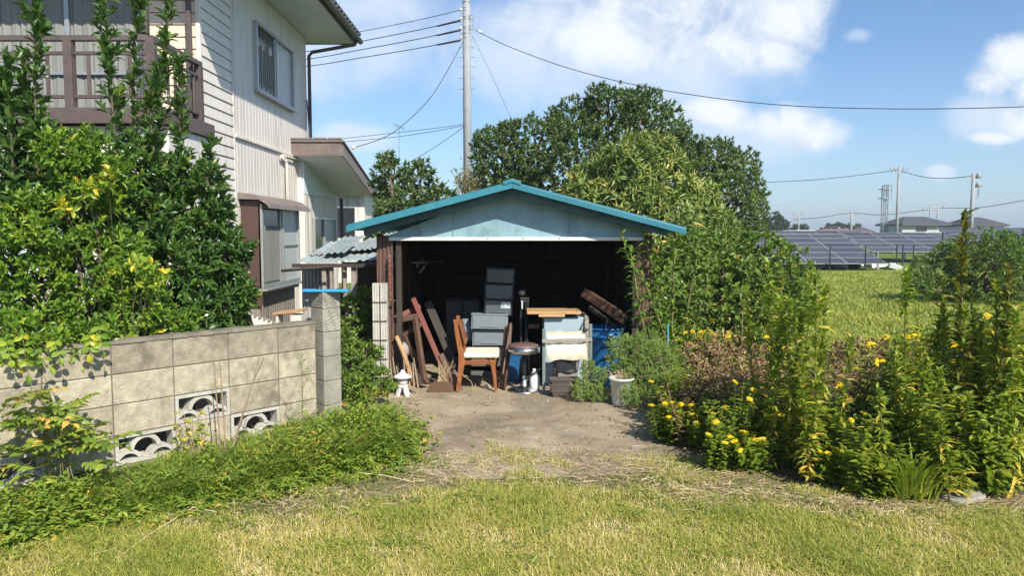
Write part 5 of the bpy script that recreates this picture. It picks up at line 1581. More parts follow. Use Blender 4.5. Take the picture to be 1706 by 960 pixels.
for pts, off, rad, lb in spires:
    Yq_ = Yb(np.mean([p[0] for p in pts])) + off
    W3 = [P(a, b_, Yq_) for a, b_ in pts]
    W3[0].z = 0
    t = thing('leafy_shoot', W3[0], lb, 'shrub shoot', 'tall leafy shoots of the left shrubs')
    cur = []
    for i in range(len(W3) - 1):
        for q in range(10): cur.append(W3[i].lerp(W3[i + 1], q / 10))
    cur.append(W3[-1])
    mb = MB(); mb.tube(cur, [.012 * (1 - .8 * i / len(cur)) + .002 for i in range(len(cur))], 6)
    lv = Leaves()
    A = np.array([list(c) for c in cur])
    seg = np.linalg.norm(np.diff(A, axis=0), axis=1); cum = np.concatenate([[0], np.cumsum(seg)])
    def at(s): return np.stack([np.interp(s, cum, A[:, k]) for k in range(3)], 1)
    n_side = int(cum[-1] * 27)
    s0 = RNG.uniform(.5, cum[-1] - .02, n_side)
    fr = s0 / cum[-1]
    tips_, ax_ = [], []
    for s_, f_ in zip(s0, fr):
        p0 = at(np.array([s_]))[0]
        th = RNG.uniform(0, 6.28); ln = rad * RNG.uniform(.5, 1.25) * (1.15 - .65 * f_)
        d = np.array([math.cos(th), math.sin(th), RNG.uniform(.9, 1.8)]); d /= np.linalg.norm(d)
        e = p0 + d * ln * 1.4
        mb.tube([Vector(p0), Vector(e)], [.003, .0015], 3, caps=False)
        tips_.append(e); ax_.append(d)
    tips_.append(A[-1]); ax_.append([0, 0, 1])
    rosettes(lv, np.array(tips_), np.array(ax_), 5, .092, .036, .7, T8, .07, .38 + .15 * RNG.normal(size=len(tips_)))
    sm = np.arange(.4, cum[-1], .016); pp = at(sm); m_ = len(sm); th = RNG.uniform(0, 6.28, m_)
    dd = np.stack([np.cos(th), np.sin(th), RNG.uniform(.7, 1.6, m_)], 1)
    nn_ = np.stack([-np.cos(th), -np.sin(th), np.ones(m_)], 1) + RNG.normal(scale=.3, size=(m_, 3))
    lv.add(pp, dd, nn_, .085 * RNG.uniform(.7, 1.2, m_), .034, T8, RNG.uniform(.2, .7, m_))
    mb.build('stem', M['bark'], t); lv.build('foliage', M['laurel'], t)


def spray(lv, mb, a, b_, n_, L, W, droop=.2, tm=T8, rb=.5, r=.002):
    a, b_ = Vector(a), Vector(b_)
    ln = (b_ - a).length
    pts = []
    for i in range(n_ + 1):
        t_ = i / n_
        p = a.lerp(b_, t_) - Vector((0, 0, droop * ln * t_ * t_)); pts.append(p)
    if mb is not None: mb.tube([pts[0], pts[n_ // 2], pts[-1]], r, 3, caps=False)
    d = (pts[-1] - pts[0]).normalized(); s = d.cross(Vector((0, 0, 1))).normalized()
    if s.length < .1: s = Vector((1, 0, 0))
    up = s.cross(d)
    for i, p in enumerate(pts):
        for sg in ((-1, 1) if i < n_ else (0,)):
            dd = (d * (.5 if i < n_ else 1) + s * sg + up * random.uniform(-.3, .2))
            lv.add(np.array([list(p)]), np.array([list(dd)]), np.array([[*(up + Vector((random.gauss(0, .3), random.gauss(0, .3), 0)))]]), L * random.uniform(.8, 1.2), W * random.uniform(.8, 1.15), tm, np.clip(rb + RNG.normal(scale=.2), 0, 1))


# creeping vine in front of the wall at left
t = thing('climbing_vine', G(110, 830), 'leafy yellow green vine climbing the block wall at left', 'vine')
lv = Leaves(); mb = MB(); random.seed(14)
main = [P(120, 840, 4.35), P(110, 760, 4.45), P(95, 700, 4.5), P(80, 650, 4.5)]
for q in range(3): mb.tube([main[q], main[q + 1]], .006, 5)
for i in range(64):
    px, py = random.choice([(random.uniform(0, 190), random.uniform(700, 830)), (random.uniform(25, 160), random.uniform(655, 760)), (random.uniform(20, 130), random.uniform(650, 800))])
    Yv = min(7.05 / (.918 - (px - 853) / 1250) - random.uniform(.05, .40), 4.9)
    a = P(px, py, Yv); mb.tube([main[1 + i % 2], a], .0022, 3, caps=False)
    th = random.uniform(0, 6.28); b_ = a + Vector((math.cos(th) * .14, math.sin(th) * .07, random.uniform(-.02, .08)))
    spray(lv, mb, a, b_, 4, .058, .034, .3, T8, .45 + .3 * random.random())
for (a, b_) in ((P(150, 745, 4.4), P(222, 715, 4.35)), (P(140, 740, 4.4), P(205, 735, 4.2)), (P(60, 700, 4.3), P(5, 700, 4.2)), (P(90, 690, 4.4), P(150, 655, 4.5)), (P(150, 770, 4.35), P(180, 770, 4.2))):
    spray(lv, mb, a, b_, 6, .075, .042, .1, T8, .55)
mb.build('stem', M['stem'], t); lv.build('foliage', M['weed'], t)
# hanging strands over the wall
t = thing('hanging_creeper', P(35, 590, 4.5), 'thin creeper strands hanging over the wall top at far left', 'creeper')
lv = Leaves(); mb = MB()
for (pa, pb_) in (((38, 560), (46, 625)), ((50, 570), (82, 612)), ((150, 560), (150, 590)), ((10, 570), (18, 600)), ((90, 570), (100, 596)), ((165, 545), (172, 585))):
    Yv = Yb(pa[0]) - .12; spray(lv, mb, P(*pa, Yv), P(*pb_, Yv - .03), 3, .055, .036, 0, T8, .6)
mb.build('stem', M['stem'], t); lv.build('foliage', M['lime'], t)

# shrub in the gap between pillar and garage
tree('gap_shrub', 'leafy green shrub between the wall pillar and the fluted post', 'shrub',
     [(590, 610, 26, 6.9), (575, 570, 22, 7.0), (610, 590, 24, 7.0), (625, 635, 24, 6.85), (590, 645, 26, 6.7), (570, 640, 20, 6.7), (645, 645, 14, 6.8), (605, 650, 20, 6.6)], 6.9,
     (-1.45, 6.95, 0), 'vine', 260, 6, .052, .028, .95, T8, 31, .02, 0, .3, .25, .05, rndb=-.05)
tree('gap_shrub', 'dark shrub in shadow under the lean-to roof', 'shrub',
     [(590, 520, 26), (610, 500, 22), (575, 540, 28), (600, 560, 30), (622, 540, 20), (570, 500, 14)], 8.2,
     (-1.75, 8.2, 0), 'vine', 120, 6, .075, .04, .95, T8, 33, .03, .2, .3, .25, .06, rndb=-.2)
lv = Leaves(); mb = MB(); t = thing('yellow_leaf_weed', G(625, 668), 'little weed with yellow leaves at the shrub foot by the lantern', 'weed')
for (a, b_) in (((612, 660), (606, 640)), ((628, 662), (632, 640)), ((638, 664), (646, 648)), ((622, 668), (618, 655))):
    a_, q_ = P(*a, 6.6), P(*b_, 6.5); mb.tube([a_, q_], .003, 4)
    lv.add(np.array([list(a_)]), np.array([list(q_ - a_)]), np.array([[0, -1, .4]]), .11, .04, T8, .98)
mb.build('stem', M['stem'], t); lv.build('foliage', M['weed'], t)

# ------------------------------------------------------------------ feathery bushes near pot
tree('feathery_bush', 'fine leaved light green bush spreading above the white pot', 'bush',
     [(1062, 590, 34, 7.05), (1035, 575, 22, 7.1), (1095, 600, 34, 6.9), (1070, 630, 32, 6.9), (1110, 640, 28, 6.7), (1030, 605, 20, 7.1), (1085, 565, 18, 7.1), (1090, 660, 24, 6.7), (1050, 660, 18, 6.7), (1125, 612, 22, 6.9)], 7,
     (1.3, 7.0, 0), 'feather', 900, 8, .028, .0075, .8, T5, 41, .014, 0, .4, .3, .05)
tree('feathery_bush', 'small fine leaved bush between planters and white pot', 'bush',
     [(985, 635, 22), (968, 650, 16), (998, 655, 18), (982, 615, 14), (1000, 625, 13), (975, 662, 14)], 7.05,
     (.75, 7.05, 0), 'feather', 900, 8, .026, .009, .8, T5, 43, .010, .08, .4, .3, .04, rndb=-.1)

# arching sapling at the right garage corner
t = thing('arching_sapling', G(1110, 640), 'young sapling with long drooping leaves arching over the garage corner', 'sapling')
lv = Leaves(); mb = MB(); random.seed(6)
stems = [[(1112, 640), (1085, 590), (1066, 520), (1056, 450), (1050, 415)], [(1118, 640), (1108, 560), (1078, 480), (1045, 425), (1036, 392)], [(1122, 640), (1120, 540), (1122, 450), (1128, 400)], [(1116, 640), (1105, 560), (1095, 470), (1078, 410), (1070, 375)],
         [(1126, 640), (1140, 540), (1158, 450), (1165, 395)], [(1118, 640), (1096, 600), (1070, 540), (1052, 470)], [(1128, 640), (1150, 560), (1178, 480), (1180, 425)]]
for si, st_ in enumerate(stems):
    Ys = 7.2 + si * .07
    W3 = [P(a, b_, Ys) for a, b_ in st_]; W3[0].z = 0
    mb.tube(W3, [.012, .010, .008, .005, .003][:len(W3)], 6)
    A = np.array([list(c) for c in W3]); seg = np.linalg.norm(np.diff(A, axis=0), axis=1); cum = np.concatenate([[0], np.cumsum(seg)])
    s_ = np.arange(.35, cum[-1] + .001, .021); pp = np.stack([np.interp(s_, cum, A[:, k]) for k in range(3)], 1); m_ = len(s_)
    th = np.arange(m_) * 2.4
    f_ = s_ / cum[-1]
    out = np.stack([np.cos(th), np.sin(th), .55 + .9 * (f_ > .93)], 1) + RNG.normal(scale=.15, size=(m_, 3))
    lv.add(pp, out, np.stack([-np.cos(th) * .3, -np.sin(th) * .3, np.ones(m_)], 1), .185 * RNG.uniform(.55, 1.1, m_) * (1.05 - .35 * f_), .038, TL, RNG.uniform(.2, .9, m_), 1.5)
mb.build('stem', M['stem'], t); lv.build('foliage', M['peach'], t)
for i, (q0, q1, lb) in enumerate(((1113, 540, 'thin green plastic garden stake behind the feathery bush'),)):
    mb = MB(); a = P(q0, q1, 7.1); mb.tube([(a.x, 7.1, 0), a], .009, 8); tb('garden_stake', mb, M['teal'], lb, 'stake', (a.x, 7.1, 0), 0)

# ------------------------------------------------------------------ flowering bed plants
def flower(parent_loc, p, axis, s, parent):
    lv = Leaves(); ax = Vector(axis).normalized()
    a = np.array([list(ax.orthogonal().normalized())]); a = a[0]; b_ = np.cross(np.array(ax), a)
    th = np.arange(11) * 2 * np.pi / 11
    d = a[None] * np.cos(th)[:, None] + b_[None] * np.sin(th)[:, None] + np.array(ax)[None] * .12
    lv.add(np.repeat([np.array(p) + np.array(ax) * 0], 11, 0) + d * s * .12, d + RNG.normal(scale=.06, size=(11, 3)), np.repeat([np.array(ax)], 11, 0), s * .9 * RNG.uniform(.85, 1.1, 11), s * .42, T5, RNG.random(11))
    o = lv.build('flower_head', M['petal'], parent)
    mb = MB(); mb.lathe([(s * .24, 0), (s * .22, s * .10), (s * .1, s * .17), (.0005, s * .18)], p, 10, axis=ax); mb.build('flower_centre', M['disc'], o)
    return o


def make_bed_plant(seed, nst, nflow, mat='flowerleaf', L=.085, W=.04, hgt=1.0, spreadr=.16):
    rs = random.Random(seed)
    t = thing('yellow_flower_plant' if nflow else 'leafy_plant', (0, 0, 0), 'proto', 'flowering plant' if nflow else 'plant')
    mb = MB(); lv = Leaves(); fl = []
    for s in range(nst):
        th = rs.uniform(0, 6.28); r_ = rs.uniform(0, .06)
        b_ = Vector((math.cos(th) * r_, math.sin(th) * r_, 0)); h = hgt * rs.uniform(.72, 1.0)
        e = Vector((math.cos(th) * spreadr * rs.uniform(.3, 1.2), math.sin(th) * spreadr * rs.uniform(.3, 1.2), h))
        m_ = b_.lerp(e, .5) + Vector((0, 0, .04)); mb.tube([b_, m_, e], [.005, .004, .002], 4, caps=False)
        nn_ = int(h / .05)
        for q in range(2, nn_ + 1):
            f = q / nn_
            p = (b_.lerp(m_, f * 2) if f < .5 else m_.lerp(e, f * 2 - 1))
            a0 = q * 1.57 + s
            for sg in (0, math.pi):
                a1 = a0 + sg + rs.uniform(-.9, .9)
                d = np.array([[math.cos(a1), math.sin(a1), rs.uniform(-.15, .8)]])
                sz = (1.1 - .45 * f) * rs.uniform(.75, 1.15)
                lv.add(np.array([list(p)]), d, np.array([[-.3 * math.cos(a1) + rs.gauss(0, .2), -.3 * math.sin(a1) + rs.gauss(0, .2), 1]]), L * sz, W * sz, T8, np.clip(.4 + .35 * (f - .5) + rs.gauss(0, .18), 0, 1), 1.2)
        if s < nflow: fl.append((e, rs))
    mb.build('stem', M['stem'], t); lv.build('foliage', M[mat], t)
    for e, _ in fl:
        flower(None, e + Vector((0, 0, .012)), (rs.uniform(-.3, .4), rs.uniform(-1.2, -.5), rs.uniform(.4, 1.0)), .040, t)
    return t


BEDL = 'bushy green plant carrying yellow daisy-like flowers in the overgrown bed'
protoF = [make_bed_plant(100 + i, 6 + i % 3, 2 + i % 3, L=.095, W=.046) for i in range(5)]
protoL = [make_bed_plant(200 + i, 8, 0, L=.115, W=.056, spreadr=.2) for i in range(5)]
usedF, usedL = set(), set()


def place(proto, used, i, X, Y, sc, label, group, zs=None):
    o = proto[i % len(proto)]
    if id(o) in used: o = copy_tree(o)
    else: used.add(id(o))
    o.location = (X, Y, 0); o.rotation_euler = (random.gauss(0, .13), random.gauss(0, .13), random.uniform(0, 6.28) if proto is not protoF else random.uniform(-.6, .6))
    o.scale = (sc if zs is None else zs,) * 2 + (sc,)
    o['label'] = label; o['group'] = group
    return o


random.seed(77)
# flowers: (px, py of bloom, forward distance)
FL = [(1120, 690, 6.0), (1105, 640, 6.4), (1150, 700, 5.6), (1165, 715, 5.45), (1180, 705, 5.5), (1195, 715, 5.3), (1160, 690, 5.7), (1175, 690, 5.6), (1240, 655, 5.6), (1255, 668, 5.4), (1262, 655, 5.6), (1230, 662, 5.6), (1205, 685, 5.6),
      (1250, 735, 4.95), (1275, 728, 4.95), (1255, 700, 5.1), (1190, 770, 4.95), (1365, 697, 4.95), (1390, 665, 5.0), (1388, 692, 4.9), (1410, 762, 4.6), (1365, 730, 4.7), (1370, 745, 4.7),
      (1130, 545, 7.6), (1145, 540, 7.7), (1150, 555, 7.5), (1160, 550, 7.6), (1185, 555, 7.5), (1200, 556, 7.4), (1215, 557, 7.3), (1095, 530, 7.8), (1135, 555, 7.5), (1280, 560, 6.8), (1150, 530, 7.8), (1120, 558, 7.4), (1170, 555, 7.3),
      (1460, 590, 6.2), (1545, 640, 5.3), (1560, 556, 5.8), (1605, 612, 5.2), (1620, 580, 5.5), (1650, 545, 5.4), (1655, 575, 5.2), (1665, 572, 5.2), (1632, 578, 5.4), (1660, 614, 5.0), (1690, 590, 5.0), (1450, 648, 5.5), (1452, 600, 6.0), (1530, 680, 4.9), (1480, 700, 5.0), (1700, 640, 4.8), (1640, 600, 5.2), (1345, 670, 5.2), (1310, 690, 5.0), (1228, 690, 5.3), (1140, 670, 6.0), (1600, 560, 5.6)]
FL += [(1100 + 8 * q_ + random.uniform(-8, 8), random.uniform(655, 720), random.uniform(5.5, 6.0)) for q_ in range(8)]
FL += [(random.uniform(1200, 1330), random.uniform(640, 740), random.uniform(4.95, 5.3)) for q_ in range(12)]
FL += [(random.uniform(1340, 1700), random.uniform(560, 720), random.uniform(4.75, 5.3)) for q_ in range(16)]
for i, (a, b_, Y) in enumerate(FL):
    p = P(a, b_, Y); place(protoF, usedF, i, p.x, p.y, max(p.z, .25) / .93, BEDL, 'yellow flowering plants in the bed', min(1.2, max(.75, max(p.z, .25) / .93)))
bed = [(1.45, 6.7), (1.42, 5.9), (1.55, 5.2), (1.85, 4.85), (2.5, 4.62), (3.3, 4.5), (5.6, 4.6), (5.6, 7.6), (1.5, 8.0)]
GP = 'leafy green plants filling the bed'
pts = sample_poly(bed, 95)
for i, (x, y) in enumerate(pts):
    u_ = x / y
    if u_ > .80: y = y * .9
    ymax = 1.6 - y * (.10 + .06 * random.random()) if u_ > .58 else 1.6 - y * random.uniform(.20, .27)
    if .40 < u_ < .57: ymax = min(1.6 - y * random.uniform(.24, .28), .42)
    h = max(.22, min(ymax, 1.05)) * random.uniform(.7, 1.0)
    place(protoL, usedL, i, x, y, h, 'leafy green plant without flowers, one of many filling the overgrown bed', GP, min(1.1, max(.7, h)))
fr_line = [(1.38, 6.5), (1.40, 6.0), (1.48, 5.5), (1.62, 5.1), (1.85, 4.85), (2.15, 4.68), (2.5, 4.55), (2.9, 4.45), (3.4, 4.4)]
for i in range(44):
    f_ = random.uniform(0, len(fr_line) - 1.001); k = int(f_); f_ -= k
    x = fr_line[k][0] * (1 - f_) + fr_line[k + 1][0] * f_; y = fr_line[k][1] * (1 - f_) + fr_line[k + 1][1] * f_
    place(protoL, usedL, i, x + random.uniform(0, .2), y + random.uniform(0, .3), random.uniform(.25, .5), 'leafy green plant without flowers, one of many filling the overgrown bed', GP, random.uniform(.75, .95))

for i in range(34):
    px = random.uniform(1400, 1740); g_ = G(px, random.uniform(775, 835))
    place(protoL, usedL, i, g_.x, g_.y, random.uniform(.42, .72) * (.6 if px < 1530 else 1), 'leafy green plant without flowers, one of many filling the overgrown bed', GP, random.uniform(.8, 1.0))
for i in range(12):
    px = random.uniform(1600, 1740); g_ = G(px, random.uniform(740, 790))
    place(protoL, usedL, i, g_.x, g_.y, random.uniform(.9, 1.15), 'leafy green plant without flowers, one of many filling the overgrown bed', GP, random.uniform(.9, 1.1))

# goldenrods
def make_golden(seed, mat, h=1.2, L=.12):
    rs = np.random.default_rng(seed)
    t = thing('goldenrod', (0, 0, 0), 'proto', 'tall weed')
    n_ = int(h * 290)
    z = np.linspace(.08, h, n_) ** 1.0
    cx = .03 * np.sin(z * 2 + seed); cy = .03 * np.cos(z * 1.7 + seed)
    th = np.arange(n_) * 2.39996 + rs.normal(scale=.7, size=n_)
    f = z / h
    up = np.where(f > .93, 2.0, np.where(f > .5, 1.0, .55)) + rs.normal(scale=.6, size=n_)
    d = np.stack([np.cos(th), np.sin(th), up], 1)
    keep = rs.random(n_) < (.5 + .5 * f) * (.72 + .28 * np.sin(z * 13 + seed))
    ln = L * np.where(f > .9, .6, 1.0 - .25 * f) * rs.uniform(.45, 1.2, n_)
    pos = np.stack([cx, cy, z], 1)
    lv = Leaves(); nr = np.stack([-np.cos(th) * .4, -np.sin(th) * .4, np.ones(n_)], 1) + rs.normal(scale=.2, size=(n_, 3))
    rb = np.clip(.50 + .27 * rs.normal(size=n_) - .10 * (f > .8) + .5 * (f < .35) * (rs.random(n_) < .5), 0, 1)
    if mat == 'goldenbrown': pass
    lv.add(pos[keep], d[keep], nr[keep], ln[keep], .023, TL, rb[keep], 1.1)
    lv.build('foliage', M[mat], t)
    mb = MB(); mb.tube([Vector((.03 * math.sin(q * 2 + seed), .03 * math.cos(q * 1.7 + seed), q)) for q in np.linspace(0, h, 8)], [.007 * (1 - .6 * q / 7) for q in range(8)], 6)
    mb.build('stem', M['stem'], t)
    return t


gold = [make_golden(i, 'golden') for i in range(7)]; gbr = [make_golden(20 + i, 'goldenbrown') for i in range(2)]
uG, uB = set(), set()
GR_ = [(1275, 440, 770, 0, 'goldenrod with the thickest top, left end of the goldenrod row'), (1345, 455, 800, 0, 'tall goldenrod right beside the hedge slope, pale and full'), (1505, 458, 800, 0, 'lone goldenrod standing tallest against the open grass field'),
       (1600, 362, 800, 1, 'tallest goldenrod, browning leaves, reaching above the far bushes'), (1655, 448, 815, 1, 'yellowing goldenrod right of the tallest one')]
for a, b_, c_, br, lb in GR_:
    g_ = G(a, c_); h = P(a, b_, g_.y).z
    o = place(gbr if br else gold, uB if br else uG, a, g_.x, g_.y, h / 1.2, lb, 'goldenrods in the bed', max(.95, h / 1.2)); o.rotation_euler = (0, 0, a)
for i, (a, b_, c_) in enumerate([(1300, 480, 775), (1325, 500, 790), (1262, 480, 765), (1285, 465, 770), (1335, 480, 790), (1355, 500, 800), (1375, 560, 800), (1310, 520, 785), (1490, 560, 800), (1530, 560, 800), (1610, 470, 800), (1670, 470, 815), (1595, 520, 810), (1690, 520, 830), (1560, 540, 790), (1290, 560, 790), (1360, 620, 815), (1545, 520, 760), (1625, 540, 800), (1690, 440, 830), (1706, 490, 820), (1580, 620, 840), (1475, 640, 815),
                                (1540, 600, 800), (1650, 600, 835), (1312, 455, 770), (1420, 700, 825), (1712, 440, 800), (1735, 450, 800), (1510, 600, 820), (1570, 470, 790), (1640, 480, 790), (1345, 640, 810), (1680, 520, 830), (1610, 660, 835)]):
    g_ = G(a, c_); h = P(a, b_, g_.y).z
    o = place(gold, uG, i, g_.x, g_.y, h / 1.2, 'green goldenrod of middling height among the bed plants', 'goldenrods in the bed', max(.85, h / 1.2)); o.rotation_euler = (random.gauss(0, .09), random.gauss(0, .09), a)

protoD = [make_bed_plant(300 + i, 2, 0, mat='deadleaf', L=.07, W=.03, spreadr=.22) for i in range(3)]
for p_ in protoD: p_.name = 'withered_plant'; p_['category'] = 'dead plant'
uD = set(); random.seed(5)
for i in range(46):
    px = random.choice([random.uniform(1390, 1530), random.uniform(1120, 1300), random.uniform(1380, 1706), random.uniform(1330, 1600)]); Y_ = random.uniform(5.2, 6.8); q_ = P(px, 480, Y_)
    place(protoD, uD, i, q_.x, Y_, random.uniform(.35, .75) * (1.25 if px > 1560 else 1), 'withered brown plant standing among the green bed plants', 'withered plants in the bed', .9)

# long drooping-leaf weed and rough leaved plant
t = thing('rosette_weed', P(1245, 490, 7.4) * 1, 'single weed with a star of long pointed leaves before the hedge', 'weed')
c_ = P(1238, 488, 7.4); mb = MB(); mb.tube([(c_.x, 7.4, 0), c_], [.008, .005], 5); mb.build('stem', M['drystem'], t)
lv = Leaves(); th = np.arange(12) * 2.4
lv.add(np.repeat([list(c_)], 12, 0), np.stack([np.cos(th), np.sin(th), RNG.uniform(-.5, .5, 12)], 1), np.repeat([[0, 0, 1.]], 12, 0), .15, .03, TL, .6); lv.build('foliage', M['vine'], t)
# tuft of blade leaves at the bed edge
t = thing('blade_tuft', G(1520, 845), 'dense tuft of upright grassy leaves at the bed edge, right', 'plant')
g_ = G(1520, 835); k_ = 420; th = RNG.uniform(0, 6.28, k_); rr = RNG.uniform(0, .16, k_)
lv = Leaves(); lv.add(np.stack([g_.x + rr * np.cos(th), g_.y + rr * np.sin(th) * .6, RNG.uniform(0, .1, k_)], 1), np.stack([np.cos(th) * .45, np.sin(th) * .45, np.ones(k_)], 1) + RNG.normal(scale=.12, size=(k_, 3)), np.stack([-np.cos(th), -np.sin(th), .5 * np.ones(k_)], 1), RNG.uniform(.12, .32, k_), .014, TB, RNG.uniform(.2, .8, k_))
lv.build('foliage', M['golden'], t)

# dead leaf heap
lobes = lobes_at([(1165, 600, 34, 6.9), (1215, 600, 40, 6.8), (1250, 640, 38, 6.3), (1205, 650, 34, 6.2), (1235, 690, 24, 5.9), (1275, 600, 30, 6.7), (1180, 640, 30, 6.5), (1215, 660, 36, 5.75), (1160, 655, 26, 5.9), (1270, 640, 34, 5.8)], 6.5)
tips, ax = crown(lobes, 300, 61, .2, .3)
lobes2 = lobes_at([(1430, 600, 36, 6.4), (1480, 605, 38, 6.3), (1520, 600, 34, 6.4), (1440, 640, 34, 5.7), (1500, 650, 34, 5.6), (1450, 650, 30, 6.1), (1400, 640, 28, 6.1), (1395, 600, 24, 6.6), (1490, 665, 26, 5.9), (1560, 630, 26, 6.3)], 6.5)
t2, a2 = crown(lobes2, 300, 63, .2, .3)
for nm, tp, ax_ in (('left', tips, ax), ('right', t2, a2)):
    ok = tp[:, 2] > .02; tp, ax_ = tp[ok], ax_[ok]
    lv = Leaves(); rosettes(lv, tp, ax_ - np.array([0, 0, .8]), 3, .048, .020, 1.5, T8, .03, RNG.random(len(tp)) * .8)
    o = lv.build('dead_leaf_heap', M['deadleaf'])
    tag(o, 'heap of curled brown dead leaves ' + ('behind the yellow flowers nearest the garage' if nm == 'left' else 'in front of the open grass field'), 'leaf heap', 'dead leaf heaps', 'stuff')
mb = MB(); random.seed(19)
for i in range(160):
    l = random.choice(lobes + lobes2); c_ = Vector(l[:3]); d = Vector((random.gauss(0, 1), random.gauss(0, .6), random.gauss(0.1, .45))).normalized()
    a = c_ + d * l[3] * .6; a.z = max(a.z, .02); b_ = a + d * random.uniform(.1, .3); b_.z = max(b_.z, .02)
    mb.tube([a, a.lerp(b_, .5) + Vector((0, 0, random.uniform(-.02, .03))), b_], [.004, .003, .0015], 4, caps=False)
tag(mb.build('dry_twigs', M['drystem']), 'tangled dry twigs sticking out of the dead leaf heaps', 'twigs', None, 'stuff')

# ------------------------------------------------------------------ weeds before the block wall
wpoly = [(-3.6, 3.75), (-3.2, 4.15), (-2.4, 5.0), (-1.65, 5.85), (-1.38, 6.1), (-1.12, 6.35), (-.86, 6.05), (-.72, 5.6), (-.70, 5.2), (-.95, 4.85), (-1.35, 4.55), (-1.75, 4.25), (-2.3, 3.85), (-2.7, 3.35), (-3.0, 3.1), (-3.4, 3.1)]
WC = np.array(wpoly)
def edge_dist(x, y, poly):
    d = np.full(len(x), 9.)
    for i in range(len(poly)):
        a = np.array(poly[i]); b_ = np.array(poly[(i + 1) % len(poly)]); ab = b_ - a
        t_ = np.clip(((x - a[0]) * ab[0] + (y - a[1]) * ab[1]) / (ab @ ab), 0, 1)
        d = np.minimum(d, np.hypot(x - a[0] - t_ * ab[0], y - a[1] - t_ * ab[1]))
    return d
s_ = sample_poly(wpoly, 5200); s_ = s_[:4200] + RNG.normal(scale=.09, size=(4200, 2)); x, y = s_[:, 0], s_[:, 1]
nzv = vnoise(np.stack([x, y, 0 * x], 1), 3.1, 2)
ed = edge_dist(x, y, wpoly)
prof_ = np.interp(x / np.maximum(y, .1), [-.70, -.55, -.45, -.34, -.27, -.1], [.10, .10, .11, .13, .21, .22])
h = np.clip(.02 + prof_ * np.minimum(ed / .50, 1) * (.7 + .7 * nzv + .35 * vnoise(np.stack([x, y, 0 * x], 1), 9, 7)), .015, .36) * RNG.uniform(.5, 1.15, len(x))
wallside = (x - (WX0 + WA * y)) < .35
h = np.where(wallside, np.maximum(h, .6 * prof_ * (.4 + RNG.random(len(x)))), h)
m_ = len(x)
lv = Leaves(); st_ = Leaves()
lean = RNG.normal(scale=.25, size=(m_, 2))
for k in range(7):
    f = RNG.uniform(.35, 1, m_)
    pos = np.stack([x + lean[:, 0] * h * f, y + lean[:, 1] * h * f, h * f], 1)
    th = RNG.uniform(0, 6.28, m_)
    lv.add(pos, np.stack([np.cos(th), np.sin(th), RNG.uniform(-.1, .6, m_)], 1), np.stack([-.2 * np.cos(th), -.2 * np.sin(th), np.ones(m_)], 1) + RNG.normal(scale=.3, size=(m_, 3)),
           RNG.uniform(.018, .062, m_), RNG.uniform(.010, .030, m_), T5, np.clip(.52 + .25 * nzv + RNG.normal(scale=.24, size=m_), 0, 1))
w_ = sample_poly(wpoly, 620)
for (wx, wy) in w_:
    e_ = edge_dist(np.array([wx]), np.array([wy]), wpoly)[0]
    hgt = float(np.interp(wx / wy, [-.70, -.5, -.42, -.34, -.27, -.15], [.20, .12, .14, .15, .24, .28])) * random.uniform(.4, 1.2) * (1.8 if random.random() < .07 else 1) * min(1, .35 + e_ / .4)
    q_ = 12; fz = np.linspace(.25, 1, q_); th = np.arange(q_) * 2.4 + random.random() * 6; lx, ly = random.gauss(0, .05), random.gauss(0, .05)
    lv.add(np.stack([wx + lx * fz, wy + ly * fz, hgt * fz], 1), np.stack([np.cos(th), np.sin(th), .35 + RNG.normal(scale=.3, size=q_)], 1), np.stack([-.3 * np.cos(th), -.3 * np.sin(th), np.ones(q_)], 1), RNG.uniform(.04, .075, q_) * (1.1 - .4 * fz), .024, T8, np.clip(random.uniform(.3, .8) + RNG.normal(scale=.12, size=q_), 0, 1))
tag(lv.build('leafy_ground_weeds', M['weed']), 'mass of bright green weeds growing along the foot of the block wall', 'weeds', None, 'stuff')
g2 = sample_poly(wpoly, 22000); g2 = g2 + RNG.normal(scale=.06, size=g2.shape); x, y = g2[:, 0], g2[:, 1]; cl = vnoise(np.stack([x, y, 0 * x], 1), 7, 5)
k_ = cl > -.05; x, y, cl = x[k_], y[k_], cl[k_]; m_ = len(x); th = RNG.uniform(0, 6.28, m_)
lv = Leaves(); lv.add(np.stack([x, y, 0 * x], 1), np.stack([np.cos(th) * .7, np.sin(th) * .7, np.ones(m_)], 1), np.stack([-np.cos(th), -np.sin(th), np.ones(m_)], 1), RNG.uniform(.12, .33, m_) * np.clip(edge_dist(x, y, wpoly) / .25, .3, 1) * np.interp(x / y, [-.6, -.4, -.2], [.6, .9, 1.1]), .010, TB, np.clip(.35 + .3 * cl + RNG.normal(scale=.25, size=m_), 0, 1), 1.7)
tag(lv.build('long_grass', M['weed']), 'long arching grass blades among the weeds by the wall', 'grass', None, 'stuff')

# dry stems against the wall
t = thing('dry_weed_stems', G(395, 770), 'bare dry grey weed stems standing before the block wall', 'dead weed')
mb = MB()
for pts in ([(382, 770), (402, 700), (420, 640), (432, 596)], [(380, 770), (404, 690), (415, 655), (411, 622)], [(376, 760), (370, 660), (364, 580)], [(368, 765), (362, 680), (356, 606)], [(420, 640), (428, 622), (440, 596)], [(404, 690), (412, 672), (424, 668)]):
    W3 = [P(a, b_, 4.95) for a, b_ in pts]; W3[0].z = max(0, W3[0].z); mb.tube(W3, [.006, .005, .004, .002][:len(W3)], 5)
mb.build('stems', M['drystem'], t)
t = thing('feathery_weed', G(505, 720), 'thin feathery weed with fine branches in front of the wall end', 'weed')
mb = MB(); lv = Leaves(); random.seed(2)
a = P(504, 735, 5.3); a.z = 0; top_ = P(503, 590, 5.3); mb.tube([a, a.lerp(top_, .6), top_], [.004, .003, .001], 5)
